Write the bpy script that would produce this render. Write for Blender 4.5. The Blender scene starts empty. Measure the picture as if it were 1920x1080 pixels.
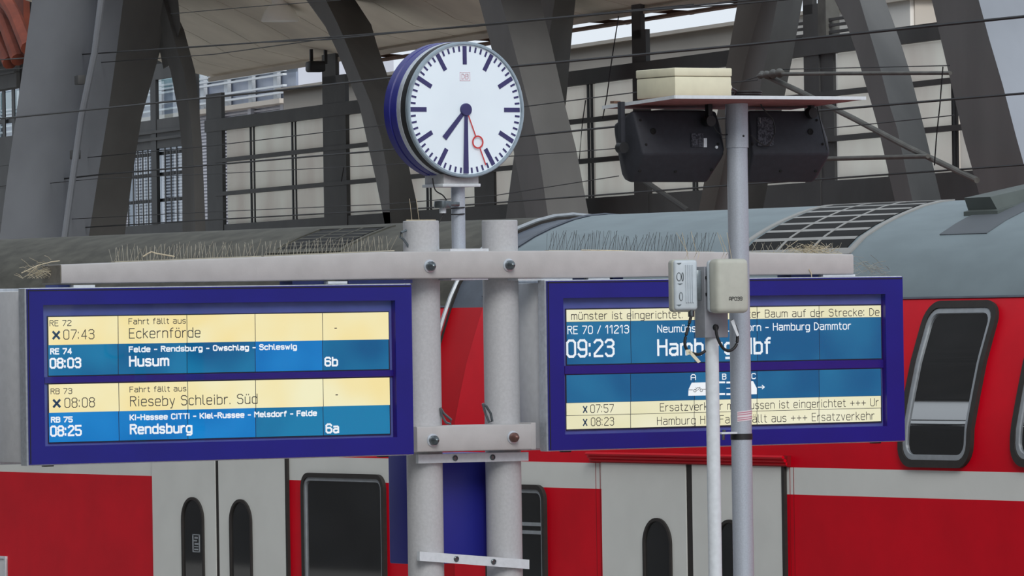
import bpy, bmesh, math, random
from mathutils import Vector, Matrix
random.seed(7)
C = bpy.context.scene.collection
SC = bpy.context.scene
PI = math.pi

# ---------------------------------------------------------------- camera, sky, sun, exposure
FPX = 11770.0
cam_d = bpy.data.cameras.new('camera'); cam = bpy.data.objects.new('camera', cam_d); C.objects.link(cam)
SC.camera = cam
cam_d.sensor_width = 36; cam_d.lens = FPX * 36 / 1920; cam_d.clip_end = 2000; cam_d.clip_start = 0.5
CAMP = Vector((0, 0, 3.4))
_p = math.radians(0.273); _r = math.atan(0.015)
_F = Vector((0, math.cos(_p), math.sin(_p)))
_R0 = Vector((1, 0, 0)); _U0 = _R0.cross(_F)
_R = (_R0 * math.cos(_r) - _U0 * math.sin(_r)); _U = (_R0 * math.sin(_r) + _U0 * math.cos(_r))
cam.matrix_world = Matrix(((_R.x, _U.x, -_F.x, CAMP.x), (_R.y, _U.y, -_F.y, CAMP.y), (_R.z, _U.z, -_F.z, CAMP.z), (0, 0, 0, 1)))

w = bpy.data.worlds.new('overcast sky'); SC.world = w; w.use_nodes = True
nt = w.node_tree; nt.nodes.clear()
wo = nt.nodes.new('ShaderNodeOutputWorld'); bg = nt.nodes.new('ShaderNodeBackground')
tc = nt.nodes.new('ShaderNodeTexCoord'); nz = nt.nodes.new('ShaderNodeTexNoise'); cr = nt.nodes.new('ShaderNodeValToRGB')
nz.inputs['Scale'].default_value = 3.0; nz.inputs['Detail'].default_value = 4
cr.color_ramp.elements[0].position = 0.35; cr.color_ramp.elements[0].color = (0.66, 0.76, 0.88, 1)
cr.color_ramp.elements[1].position = 0.65; cr.color_ramp.elements[1].color = (0.86, 0.92, 0.98, 1)
nt.links.new(tc.outputs['Generated'], nz.inputs['Vector']); nt.links.new(nz.outputs['Fac'], cr.inputs['Fac'])
nt.links.new(cr.outputs['Color'], bg.inputs['Color']); nt.links.new(bg.outputs['Background'], wo.inputs['Surface'])
bg.inputs['Strength'].default_value = 0.95

sun_d = bpy.data.lights.new('sun', 'SUN'); sun = bpy.data.objects.new('sun', sun_d); C.objects.link(sun)
sun_d.energy = 1.6; sun_d.angle = math.radians(25); sun_d.color = (1.0, 0.97, 0.92)
# light comes from behind the camera, a little to the right, and from above
sun.rotation_euler = Vector((-0.1, 1.0, -0.7)).to_track_quat('-Z', 'Y').to_euler()
sun.location = (10, -20, 30)
SC.view_settings.view_transform = 'Standard'; SC.view_settings.look = 'None'
SC.view_settings.exposure = 0.0; SC.view_settings.gamma = 1.0; SC.view_settings.use_curve_mapping = False

# ---------------------------------------------------------------- helpers
def ray(px, py):
    return (_R * ((px - 960) / FPX) + _U * ((540 - py) / FPX) + _F)

class Fr:
    """a local frame standing on z = 0, turned by ang about the vertical"""
    def __init__(s, O, ang):
        s.O = Vector(O); s.a = ang
        s.ex = Vector((math.cos(ang), math.sin(ang), 0)); s.ey = Vector((-math.sin(ang), math.cos(ang), 0))
    def W(s, v): return s.O + s.ex * v[0] + s.ey * v[1] + Vector((0, 0, v[2]))
    def L(s, v):
        d = Vector(v) - s.O
        return Vector((d.dot(s.ex), d.dot(s.ey), d.z))
    def ld(s, d): return Vector((d.dot(s.ex), d.dot(s.ey), d.z))
    def hit(s, px, py, y=0.0):
        o = s.L(CAMP); d = s.ld(ray(px, py)); t = (y - o.y) / d.y
        return o + d * t
def fr_at(px, py, depth, ang):
    p = CAMP + ray(px, py) * depth
    return Fr((p.x, p.y, 0), ang)

BASE = {}
class MB:
    def __init__(s): s.bm = bmesh.new(); s.mi = 0
    def face(s, pts):
        try:
            f = s.bm.faces.new([s.bm.verts.new(p) for p in pts]); f.material_index = s.mi
        except ValueError: pass
        return s
    def box(s, x0, x1, y0, y1, z0, z1, bev=0.0, seg=2):
        r = bmesh.ops.create_cube(s.bm, size=1)
        vs = r['verts']
        for v in vs:
            v.co = Vector(((x0 + x1) / 2 + v.co.x * (x1 - x0), (y0 + y1) / 2 + v.co.y * (y1 - y0), (z0 + z1) / 2 + v.co.z * (z1 - z0)))
        fs = set(f for v in vs for f in v.link_faces)
        for f in fs: f.material_index = s.mi
        if bev > 0:
            es = list(set(e for v in vs for e in v.link_edges))
            bmesh.ops.bevel(s.bm, geom=es, offset=bev, segments=seg, affect='EDGES', profile=0.5)
        return s
    def hexa(s, p):
        """8 points: 4 of one end, 4 of the other end"""
        v = [s.bm.verts.new(q) for q in p]
        for i in ((0, 1, 2, 3), (7, 6, 5, 4), (0, 4, 5, 1), (1, 5, 6, 2), (2, 6, 7, 3), (3, 7, 4, 0)):
            f = s.bm.faces.new([v[k] for k in i]); f.material_index = s.mi
        return s
    def prism(s, pts, off):
        off = Vector(off); a = [s.bm.verts.new(p) for p in pts]; b = [s.bm.verts.new(Vector(p) + off) for p in pts]
        n = len(pts)
        fs = [s.bm.faces.new(a), s.bm.faces.new(b[::-1])]
        for i in range(n): fs.append(s.bm.faces.new((a[i], b[i], b[(i + 1) % n], a[(i + 1) % n])))
        for f in fs: f.material_index = s.mi
        return s
    def loft(s, rings, closed=True, caps=True):
        R = [[s.bm.verts.new(p) for p in r] for r in rings]; n = len(R[0])
        for a, b in zip(R, R[1:]):
            for i in range(n if closed else n - 1):
                try:
                    f = s.bm.faces.new((a[i], a[(i + 1) % n], b[(i + 1) % n], b[i])); f.material_index = s.mi
                except ValueError: pass
        if caps and closed:
            for r in (R[0], R[-1][::-1]):
                f = s.bm.faces.new(r); f.material_index = s.mi
        return s
    def tube(s, pts, r, n=8):
        pts = [Vector(p) for p in pts]; rings = []
        up = Vector((0, 0, 1))
        for i, p in enumerate(pts):
            t = (pts[min(i + 1, len(pts) - 1)] - pts[max(i - 1, 0)]).normalized()
            u = up if abs(t.dot(up)) < 0.95 else Vector((1, 0, 0))
            a = t.cross(u).normalized(); b = t.cross(a)
            rr = r[i] if isinstance(r, (list, tuple)) else r
            rings.append([p + a * (rr * math.cos(2 * PI * k / n)) + b * (rr * math.sin(2 * PI * k / n)) for k in range(n)])
        return s.loft(rings)
    def cyl(s, x, y, z0, z1, r, n=32, bev=0):
        if bev: return s.lathe([(r - bev, z0), (r, z0 + bev), (r, z1 - bev), (r - bev, z1)], (x, y, 0), n)
        return s.lathe([(r, z0), (r, z1)], (x, y, 0), n)
    def lathe(s, prof, c=(0, 0, 0), n=32, axis='z'):
        c = Vector(c); rings = []
        for r, h in prof:
            ring = []
            for k in range(n):
                a = 2 * PI * k / n; u, v = max(r, 1e-4) * math.cos(a), max(r, 1e-4) * math.sin(a)
                ring.append(c + (Vector((u, v, h)) if axis == 'z' else Vector((u, h, v)) if axis == 'y' else Vector((h, u, v))))
            rings.append(ring)
        return s.loft(rings)
    def hull(s, pts, bev=0, seg=2):
        bt = bmesh.new(); vs = [bt.verts.new(p) for p in pts]
        r = bmesh.ops.convex_hull(bt, input=vs)
        bmesh.ops.dissolve_limit(bt, angle_limit=math.radians(4), verts=bt.verts, edges=bt.edges)
        if bev: bmesh.ops.bevel(bt, geom=list(bt.edges), offset=bev, segments=seg, affect='EDGES', profile=0.5)
        m = {}
        for v in bt.verts: m[v] = s.bm.verts.new(v.co)
        for f in bt.faces:
            q = s.bm.faces.new([m[v] for v in f.verts]); q.material_index = s.mi
        bt.free(); return s
    def done(s, name, mats, shift=(0, 0, 0), smooth=35, recalc=True):
        sh = Vector(shift)
        for v in s.bm.verts: v.co -= sh
        if recalc: bmesh.ops.recalc_face_normals(s.bm, faces=s.bm.faces)
        me = bpy.data.meshes.new(name); s.bm.to_mesh(me); s.bm.free()
        for m in (mats if isinstance(mats, (list, tuple)) else [mats]): me.materials.append(m)
        if smooth:
            me.shade_smooth(); me.set_sharp_from_angle(angle=math.radians(smooth))
        return me

def tag(o, label=None, cat=None, group=None, kind=None):
    if label: o['label'] = label
    if cat: o['category'] = cat
    if group: o['group'] = group
    if kind: o['kind'] = kind
    return o
def thing(name, label, cat, fr, base, group=None, kind=None):
    o = bpy.data.objects.new(name, None); C.objects.link(o)
    o.empty_display_size = 0.2
    o.location = fr.W(base); o.rotation_euler = (0, 0, fr.a); BASE[o] = (Vector(base), fr)
    return tag(o, label, cat, group, kind)
def part(name, mb, mats, parent, label=None, kind=None, smooth=35, recalc=True):
    b, fr = BASE[parent]
    o = bpy.data.objects.new(name, mb.done(name, mats, b, smooth, recalc)); C.objects.link(o); o.parent = parent
    BASE[o] = (b, fr)
    return tag(o, label, kind=kind)
def solo(name, mb, mats, fr, base, label, cat, group=None, kind=None, smooth=35):
    o = bpy.data.objects.new(name, mb.done(name, mats, base, smooth)); C.objects.link(o)
    o.location = fr.W(base); o.rotation_euler = (0, 0, fr.a); BASE[o] = (Vector(base), fr)
    return tag(o, label, cat, group, kind)

# ---------------------------------------------------------------- materials
def srgb(r, g, b):
    f = lambda c: (c / 255 / 12.92) if c / 255 <= 0.04045 else ((c / 255 + 0.055) / 1.055) ** 2.4
    return (f(r), f(g), f(b), 1)
MATS = {}
def mat(name, col, rough=0.6, metal=0.0, var=0.12, scale=6.0, bump=0.0, bscale=80.0, emit=0.0, spec=0.5, stretch=None, col2=None, thr=(0.35, 0.65)):
    if name in MATS: return MATS[name]
    m = bpy.data.materials.new(name); m.use_nodes = True; t = m.node_tree; b = t.nodes['Principled BSDF']
    b.inputs['Roughness'].default_value = rough; b.inputs['Metallic'].default_value = metal; b.inputs['Specular IOR Level'].default_value = spec
    tc = t.nodes.new('ShaderNodeTexCoord'); n = t.nodes.new('ShaderNodeTexNoise'); n.inputs['Scale'].default_value = scale; n.inputs['Detail'].default_value = 5
    src = tc.outputs['Object']
    if stretch:
        mp = t.nodes.new('ShaderNodeMapping'); mp.inputs['Scale'].default_value = stretch; t.links.new(src, mp.inputs['Vector']); src = mp.outputs['Vector']
    t.links.new(src, n.inputs['Vector'])
    r = t.nodes.new('ShaderNodeValToRGB'); r.color_ramp.elements[0].position = thr[0]; r.color_ramp.elements[1].position = thr[1]
    c0 = col2 if col2 else tuple(c * (1 - var) for c in col[:3]) + (1,); c1 = tuple(min(1, c * (1 + var * 0.6)) for c in col[:3]) + (1,)
    r.color_ramp.elements[0].color = c0; r.color_ramp.elements[1].color = c1
    t.links.new(n.outputs['Fac'], r.inputs['Fac']); t.links.new(r.outputs['Color'], b.inputs['Base Color'])
    if bump:
        n2 = t.nodes.new('ShaderNodeTexNoise'); n2.inputs['Scale'].default_value = bscale; t.links.new(tc.outputs['Object'], n2.inputs['Vector'])
        bp = t.nodes.new('ShaderNodeBump'); bp.inputs['Strength'].default_value = bump; bp.inputs['Distance'].default_value = 0.01
        t.links.new(n2.outputs['Fac'], bp.inputs['Height']); t.links.new(bp.outputs['Normal'], b.inputs['Normal'])
    if emit:
        t.links.new(r.outputs['Color'], b.inputs['Emission Color']); b.inputs['Emission Strength'].default_value = emit
    MATS[name] = m; return m
def screen_mat(name, ca, cb, strength, scale=2.2):
    """backlit liquid crystal: colour drifts a little from cell to cell and within a cell"""
    m = bpy.data.materials.new(name); m.use_nodes = True; t = m.node_tree; t.nodes.clear()
    o = t.nodes.new('ShaderNodeOutputMaterial'); e = t.nodes.new('ShaderNodeEmission'); oi = t.nodes.new('ShaderNodeObjectInfo')
    tc = t.nodes.new('ShaderNodeTexCoord'); n = t.nodes.new('ShaderNodeTexNoise'); n.noise_dimensions = '4D'; n.inputs['Scale'].default_value = scale; n.inputs['Detail'].default_value = 1.5
    ml = t.nodes.new('ShaderNodeMath'); ml.operation = 'MULTIPLY'; ml.inputs[1].default_value = 40
    t.links.new(oi.outputs['Random'], ml.inputs[0]); t.links.new(ml.outputs[0], n.inputs['W']); t.links.new(tc.outputs['Object'], n.inputs['Vector'])
    r = t.nodes.new('ShaderNodeValToRGB'); r.color_ramp.elements[0].position = 0.4; r.color_ramp.elements[1].position = 0.62
    r.color_ramp.elements[0].color = ca; r.color_ramp.elements[1].color = cb
    t.links.new(n.outputs['Fac'], r.inputs['Fac']); t.links.new(r.outputs['Color'], e.inputs['Color']); e.inputs['Strength'].default_value = strength
    t.links.new(e.outputs[0], o.inputs['Surface']); MATS[name] = m; return m
def glass_mat(name, tint=(1, 1, 1, 1), rough=0.02, ior=1.45):
    m = bpy.data.materials.new(name); m.use_nodes = True; t = m.node_tree; t.nodes.clear()
    o = t.nodes.new('ShaderNodeOutputMaterial'); mx = t.nodes.new('ShaderNodeMixShader'); tr = t.nodes.new('ShaderNodeBsdfTransparent'); gl = t.nodes.new('ShaderNodeBsdfGlossy'); fr = t.nodes.new('ShaderNodeFresnel')
    fr.inputs['IOR'].default_value = ior; tr.inputs['Color'].default_value = tint; gl.inputs['Roughness'].default_value = rough
    ge = t.nodes.new('ShaderNodeNewGeometry'); mm = t.nodes.new('ShaderNodeMath'); mm.operation = 'SUBTRACT'; mm.use_clamp = True      # only the outer skin of the sheet mirrors
    t.links.new(fr.outputs[0], mm.inputs[0]); t.links.new(ge.outputs['Backfacing'], mm.inputs[1]); t.links.new(mm.outputs[0], mx.inputs[0]); t.links.new(tr.outputs[0], mx.inputs[1]); t.links.new(gl.outputs[0], mx.inputs[2]); t.links.new(mx.outputs[0], o.inputs['Surface'])
    MATS[name] = m; return m

M_post = mat('speckled grey paint', srgb(186, 187, 190), 0.55, 0.0, 0.06, 60, 0.08, 120)
M_beam = mat('grey beam paint', srgb(184, 182, 182), 0.6, 0.0, 0.06, 8, 0.05, 120)
M_beamend = mat('weathered beam end', srgb(112, 108, 100), 0.8, 0, 0.2, 20)
M_galv = mat('galvanised steel', srgb(174, 181, 192), 0.42, 0.2, 0.07, 140, 0.12, 160)
M_white = mat('white painted steel', srgb(214, 220, 226), 0.45, 0.0, 0.06, 30, 0.05, 90)
M_case = mat('grey board casing', srgb(216, 218, 222), 0.5, 0.0, 0.05, 20)
M_alu = mat('aluminium trim', srgb(200, 206, 214), 0.35, 0.5, 0.1, 40)
M_blue = mat('cobalt blue paint', srgb(16, 20, 128), 0.38, 0.0, 0.08, 3)
M_bluein = mat('inner blue mask', srgb(84, 98, 168), 0.6, 0.0, 0.1, 5)
M_bluesign = mat('blue sign paint', srgb(34, 38, 140), 0.5, 0.0, 0.06, 3)
M_bolt = mat('dark steel nut', srgb(110, 118, 122), 0.3, 0.8, 0.15, 40)
M_bolt2 = mat('rusty steel nut', srgb(120, 88, 82), 0.45, 0.6, 0.2, 40)
M_black = mat('black plastic', srgb(26, 27, 30), 0.55, 0, 0.1, 30)
M_spk = mat('speaker shell', srgb(42, 44, 52), 0.75, 0, 0.12, 30, 0.1, 150)
M_dark = mat('dark void', srgb(14, 14, 15), 0.9, 0, 0.1)
M_cream = mat('cream plastic', srgb(226, 222, 196), 0.55, 0, 0.05, 12)
M_apw = mat('white plastic', srgb(196, 206, 214), 0.5, 0, 0.05, 20)
M_apc = mat('pale grey plastic', srgb(186, 188, 178), 0.55, 0, 0.05, 20)
M_ink = mat('black ink', srgb(30, 32, 36), 0.7, 0, 0.05)
M_rust = mat('red oxide underside', srgb(150, 98, 96), 0.8, 0, 0.25, 20)
M_red = mat('traffic red coachwork', srgb(214, 0, 30), 0.4, 0, 0.08, 2.5, 0.0, spec=0.22)
M_reddk = mat('red trim', srgb(150, 10, 22), 0.45, 0, 0.1, 6)
M_lgrey = mat('light grey coachwork', srgb(222, 224, 220), 0.5, 0, 0.04, 2.5)
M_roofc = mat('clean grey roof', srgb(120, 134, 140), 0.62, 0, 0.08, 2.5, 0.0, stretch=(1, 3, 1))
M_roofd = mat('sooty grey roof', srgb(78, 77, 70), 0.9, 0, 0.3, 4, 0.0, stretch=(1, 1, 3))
M_roofband = mat('roof gap band', srgb(84, 92, 104), 0.6, 0, 0.15, 6)
M_rub = mat('black rubber', srgb(44, 40, 38), 0.7, 0, 0.15, 20)
M_silv = mat('silver window trim', srgb(160, 166, 172), 0.4, 0.3, 0.08, 20)
M_tglass = mat('dark train glass', srgb(24, 28, 30), 0.03, 0, 0.3, 2, spec=1.0)
M_tglass.node_tree.nodes['Principled BSDF'].inputs['Coat Weight'].default_value = 1.0; M_tglass.node_tree.nodes['Principled BSDF'].inputs['Coat IOR'].default_value = 3.2
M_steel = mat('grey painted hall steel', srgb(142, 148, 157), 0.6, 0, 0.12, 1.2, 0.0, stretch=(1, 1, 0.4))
M_steel2 = mat('dark hall paint and side shade', srgb(98, 98, 97), 0.7, 0, 0.16, 1.5, 0.0, stretch=(1, 1, 0.4))  # own tone of the struts; on column sides it stands in for shade
M_steeld = mat('dark hall steelwork', srgb(78, 79, 80), 0.7, 0, 0.15, 2)
def panel_mat():
    m = mat('cream wall panel', srgb(253, 248, 242), 0.7, 0, 0.10, 1.1, 0.0, stretch=(1, 1, 0.5)); t = m.node_tree; b = t.nodes['Principled BSDF']
    tr = t.nodes.new('ShaderNodeBsdfTranslucent'); mx = t.nodes.new('ShaderNodeMixShader'); mx.inputs[0].default_value = 0.8
    src = b.inputs['Base Color'].links[0].from_socket; t.links.new(src, tr.inputs['Color'])
    out = [n for n in t.nodes if n.type == 'OUTPUT_MATERIAL'][0]
    t.links.new(b.outputs[0], mx.inputs[1]); t.links.new(tr.outputs[0], mx.inputs[2]); t.links.new(mx.outputs[0], out.inputs['Surface']); return m
M_panel = panel_mat()
M_soffit = mat('soffit boards', srgb(232, 224, 210), 0.8, 0, 0.1, 1.2)
M_brown = mat('brown eave timber', srgb(110, 84, 70), 0.8, 0, 0.2, 6)
M_rustarch = mat('red brown arch ribs', srgb(120, 56, 38), 0.75, 0, 0.3, 3)
M_beige = mat('beige render', srgb(200, 192, 182), 0.8, 0, 0.06, 0.6)
M_office = mat('pale office cladding', srgb(208, 212, 224), 0.6, 0, 0.08, 0.8)
M_teal = mat('teal office glass', srgb(96, 140, 148), 0.15, 0, 0.3, 0.8)
M_blind = mat('white blind slats', srgb(205, 205, 215), 0.6, 0, 0.1, 4)
M_wire = mat('overhead wire', srgb(28, 29, 33), 0.6, 0.3, 0.1, 10)
M_arm = mat('weathered grey tube', srgb(96, 96, 92), 0.7, 0.1, 0.2, 6)
M_conc = mat('platform paving', srgb(150, 148, 144), 0.85, 0, 0.12, 2)
M_ballast = mat('track ballast', srgb(150, 142, 134), 0.95, 0, 0.3, 8, 0.6, 14)
M_rail = mat('rail steel', srgb(120, 96, 80), 0.4, 0.7, 0.2, 10)
M_spike = mat('bird spike wire', srgb(176, 170, 154), 0.5, 0.3, 0.15, 20)
M_straw = mat('dry straw', srgb(196, 184, 158), 0.8, 0, 0.2, 20)
M_lamp = mat('white enamel', srgb(246, 246, 242), 0.35, 0, 0.03, 8)
M_dial = mat('backlit clock dial', srgb(222, 234, 243), 0.5, 0, 0.03, 3, emit=0.16)
M_mark = mat('slate blue clock marks', srgb(58, 56, 108), 0.6, 0, 0.08, 20)
M_sec = mat('red second hand', srgb(206, 60, 60), 0.5, 0, 0.05)
M_logo = mat('faint red print', srgb(226, 196, 204), 0.6, 0, 0.03)
M_rim = mat('clear clock rim', srgb(150, 166, 178), 0.2, 0.2, 0.1, 10)
M_tape = mat('white and pink tape', srgb(224, 214, 220), 0.6, 0, 0.05)
M_tapep = mat('pink tape print', srgb(190, 120, 140), 0.6, 0, 0.05)
M_yel = screen_mat('yellow display cell', srgb(252, 232, 166), srgb(250, 244, 200), 1.0)
M_yel2 = screen_mat('pale display cell', srgb(238, 232, 190), srgb(246, 242, 210), 1.0)
M_cyan = screen_mat('blue display cell', srgb(18, 94, 142), srgb(32, 128, 172), 1.0)
M_cyan3 = screen_mat('bright blue display cell', srgb(10, 112, 184), srgb(28, 134, 204), 1.0)
M_cyan2 = screen_mat('dim blue display cell', srgb(26, 94, 140), srgb(38, 116, 158), 1.0)
M_txt = screen_mat('white display lettering', srgb(240, 246, 248), srgb(250, 252, 252), 1.0)
M_txd = mat('dark display lettering', srgb(70, 74, 70), 0.7, 0, 0.05)
M_txx = mat('blue display cross', srgb(20, 74, 104), 0.7, 0, 0.05)
M_seam = mat('cell seam', srgb(20, 40, 60), 0.8, 0, 0.05)
M_glass = glass_mat('board glass', (0.97, 0.98, 1, 1), 0.02, 1.40)
M_wglass = glass_mat('window glass', (0.85, 0.9, 0.92, 1), 0.03, 1.45)

# ---------------------------------------------------------------- frames
AB = math.atan2(0.522, 0.853)                 # the boards' direction
AT = AB - PI / 2                              # the train's direction (square to the boards)
P = fr_at(868, 600, 37.0, AB)                 # platform frame, origin between the posts
T = fr_at(960, 596, 46.0, AT)                 # train frame: x along the train towards the viewer, y away from the platform
AH = math.atan2(-0.953, 0.304)
H = fr_at(960, 596, 75.0, AH)                 # hall side wall frame
S = fr_at(1387, 600, 34.0, AB)                # loudspeaker pole
A = fr_at(1334, 600, 33.7, AB)                # access point pole

# ---------------------------------------------------------------- ground and platform
mb = MB(); mb.box(-180, 180, -120, 180, -1.4, -1.0); solo('floor', mb, M_ballast, Fr((0, 60, 0), 0), (0, 30, -1.2), 'grey brown track ballast around the rails', 'ground', kind='structure')
mb = MB(); mb.box(-45, 38, -9.5, -0.16, -0.99, 0.0, 0.03)
o = solo('floor', mb, M_conc, T, (0, -4, -0.5), 'grey paved island platform', 'platform', kind='structure')

# added wall out of view, slotted to darken and streak the coach window reflections
ws = thing('reflection_wall', 'unseen dark wall with open slots, added for the coach window reflections', 'wall', T, (-20, -31, -1), kind='structure')
M_reflwall = mat('dark reflection wall', srgb(70, 66, 64), .85, 0, .2, 1)
for z0, z1 in ((-1, 13.0), (13.5, 14.3), (16.6, 17.1), (18.1, 36)):      # open bands between let the sky through
    mb = MB(); mb.box(-110, 45, -31.6, -31, z0, z1); part('reflection_screen', mb, M_reflwall, ws)
for k in range(14):
    x = -108 + 11 * k; mb = MB(); mb.hexa([(x, -31.5, 12.9), (x + .8, -31.5, 12.9), (x + .8, -31.1, 12.9), (x, -31.1, 12.9), (x + 4, -31.5, 18.2), (x + 5, -31.5, 18.2), (x + 5, -31.1, 18.2), (x + 4, -31.1, 18.2)]); part('reflection_strut', mb, M_reflwall, ws)
mb = MB(); mb.box(-45, 8, -6.5, -0.2, -0.99, -0.02, 0.03)  # unseen pale slab added to bounce light up to the hall soffit
o = solo('floor', mb, mat('pale bounce slab', srgb(205, 202, 196), 0.85, 0, 0.08, 1), Fr((CAMP + ray(960, 596) * 75).to_tuple()[:2] + (0,), math.atan2(-0.953, 0.304)), (0, -3, -0.5), 'unseen pale slab added along the hall side wall to bounce light', 'platform', kind='structure')

# ---------------------------------------------------------------- train
PROF = [(0.0, -0.25), (0.0, 1.0), (0.0, 2.36), (0.02, 2.63), (0.07, 2.84), (0.13, 3.07), (0.205, 3.28), (0.275, 3.47), (0.36, 3.66), (0.47, 3.81), (0.60, 3.92), (0.75, 4.00), (0.92, 4.07), (1.1, 4.13), (1.25, 4.16), (1.4, 4.17)]
PROF = PROF + [(2.8 - y, z) for y, z in PROF[-2::-1]]
SL = [0.0]
for a, b in zip(PROF, PROF[1:]): SL.append(SL[-1] + math.hypot(b[0] - a[0], b[1] - a[1]))
def prof(s):
    s = min(max(s, 0), SL[-1] - 1e-6)
    for i in range(len(SL) - 1):
        if s <= SL[i + 1]: break
    k = (s - SL[i]) / (SL[i + 1] - SL[i]); a, b = PROF[i], PROF[i + 1]
    y, z = a[0] + (b[0] - a[0]) * k, a[1] + (b[1] - a[1]) * k
    def nrm(j):
        j0, j1 = max(j - 1, 0), min(j + 1, len(PROF) - 1)
        ty, tz = PROF[j1][0] - PROF[j0][0], PROF[j1][1] - PROF[j0][1]; l = math.hypot(ty, tz)
        return (-tz / l, ty / l)
    n0, n1 = nrm(i), nrm(i + 1); ny, nz = n0[0] * (1 - k) + n1[0] * k, n0[1] * (1 - k) + n1[1] * k; l = math.hypot(ny, nz)
    return y, z, ny / l, nz / l
def tp(x, s, off=0.0):
    y, z, ny, nz = prof(s); return Vector((x, y + ny * off, z + nz * off))
def thit(px, py):
    o = T.L(CAMP); d = T.ld(ray(px, py)); best = None
    for i in range(len(PROF) - 1):
        (y0, z0), (y1, z1) = PROF[i], PROF[i + 1]
        # o + t d = a + k (b-a)  in (y,z)
        ey, ez = y1 - y0, z1 - z0; det = d.y * (-ez) + d.z * ey
        if abs(det) < 1e-9: continue
        ry, rz = y0 - o.y, z0 - o.z
        t = (ry * (-ez) + rz * ey) / det; k = (d.y * rz - d.z * ry) / det
        if -1e-6 <= k <= 1 + 1e-6 and (best is None or t < best[0]): best = (t, o.x + t * d.x, SL[i] + k * (SL[i + 1] - SL[i]))
    if best is None: best = (0, (o + d * ((0 - o.y) / d.y)).x, SL[-1] / 2)
    return best[1], best[2]
def s_of_z(z):
    for i in range(len(PROF) // 2 + 1):
        if PROF[i][1] <= z <= PROF[i + 1][1]:
            return SL[i] + (z - PROF[i][1]) / (PROF[i + 1][1] - PROF[i][1]) * (SL[i + 1] - SL[i])
S_W0, S_W1, S_RF = s_of_z(2.165), s_of_z(2.35), s_of_z(3.49)
def shell(mb, x0, x1, inset=0.0, nx=1, band=(0, 1, 0, 2)):
    """coach body between two stations of the track; material by height"""
    cuts = sorted(set([round(v, 5) for v in SL] + [S_W0, S_W1, S_RF, SL[-1] - S_RF, SL[-1] - S_W1, SL[-1] - S_W0]))
    for i in range(nx):
        xa, xb = x0 + (x1 - x0) * i / nx, x0 + (x1 - x0) * (i + 1) / nx
        for a, b in zip(cuts, cuts[1:]):
            m = (a + b) / 2; m = min(m, SL[-1] - m)
            mb.mi = band[0] if m < S_W0 else band[1] if m < S_W1 else band[2] if m < S_RF else band[3]
            mb.face([tp(xa, a, -inset), tp(xb, a, -inset), tp(xb, b, -inset), tp(xa, b, -inset)])
    bmesh.ops.remove_doubles(mb.bm, verts=mb.bm.verts, dist=1e-4)
def endcap(mb, x, inset=0.0, mi=0):
    mb.mi = mi; mb.face([tp(x, s, -inset) for s in SL]); mb.mi = 0
def rr_rows(x0, x1, s0, s1, r, n=24):
    rows = []
    for k in range(n + 1):
        u = 0.5 - 0.5 * math.cos(PI * k / n); s = s0 + (s1 - s0) * u
        d = min(s - s0, s1 - s); w = 0 if d >= r else r - math.sqrt(max(0, r * r - (r - d) ** 2))
        rows.append((x0 + w, x1 - w, s))
    return rows
def patch(mb, x0, x1, s0, s1, r=0.0, off0=0.0, off1=0.01, n=24):
    rows = rr_rows(x0, x1, s0, s1, r, n)
    rings = [[tp(a, s, off0), tp(a, s, off1), tp(b, s, off1), tp(b, s, off0)] for a, b, s in rows]
    mb.loft(rings)
    return mb
def ring(mb, x0, x1, s0, s1, r, t, off0=0.0, off1=0.02, n=24):
    ro = rr_rows(x0, x1, s0, s1, r, n); ri = rr_rows(x0 + t, x1 - t, s0 + t, s1 - t, max(r - t, 0.005), n)
    path = [(a[0], a[2], b[0], b[2]) for a, b in zip(ro, ri)] + [(a[1], a[2], b[1], b[2]) for a, b in list(zip(ro, ri))[::-1]]
    rings = [[tp(ox, os_, off0), tp(ox, os_, off1), tp(ix, is_, off1), tp(ix, is_, off0)] for ox, os_, ix, is_ in path]
    rings.append(rings[0]); mb.loft(rings, caps=False)
    return mb

xl_end = thit(808, 700)[0]; xr_beg = thit(850, 900)[0]
xleft0 = xl_end - 24.0; xright1 = xr_beg + 24.0
carL = thing('railway_coach', 'red double-deck coach with sooty grey roof behind the left departure board', 'train coach', T, (xl_end - 12, 1.4, -1.0), group=None)
carR = thing('railway_coach', 'red double-deck coach with clean blue-grey roof behind the right departure board', 'train coach', T, (xr_beg + 12, 1.4, -1.0))
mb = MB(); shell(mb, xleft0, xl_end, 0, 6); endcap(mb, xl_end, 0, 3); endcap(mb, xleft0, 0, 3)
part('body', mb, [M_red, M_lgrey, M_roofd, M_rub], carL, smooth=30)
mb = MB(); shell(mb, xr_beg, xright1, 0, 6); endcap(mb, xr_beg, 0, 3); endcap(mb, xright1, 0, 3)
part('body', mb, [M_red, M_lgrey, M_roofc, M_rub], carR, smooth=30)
mb = MB(); shell(mb, xl_end + 0.002, xr_beg - 0.002, 0.02, 1, (0, 0, 0, 1))
part('gangway_cover', mb, [mat('deep red gap cover', srgb(186, 0, 20), 0.45, 0, 0.06, 3, spec=0.2), M_roofband], carL, 'dark band closing the gap between the coaches')
mb = MB(); ss = [0.25 + i * (SL[-1] - 0.5) / 60 for i in range(61)]
mb.tube([tp(xl_end - 0.02, s, 0.012) for s in ss], 0.018, 6); part('end_trim', mb, M_silv, carL)
mb = MB(); mb.tube([tp(xr_beg - 0.05, s, 0.004) for s in ss if s > s_of_z(3.5)], 0.012, 6); part('roof_edge_strip', mb, M_roofband, carR)
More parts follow.
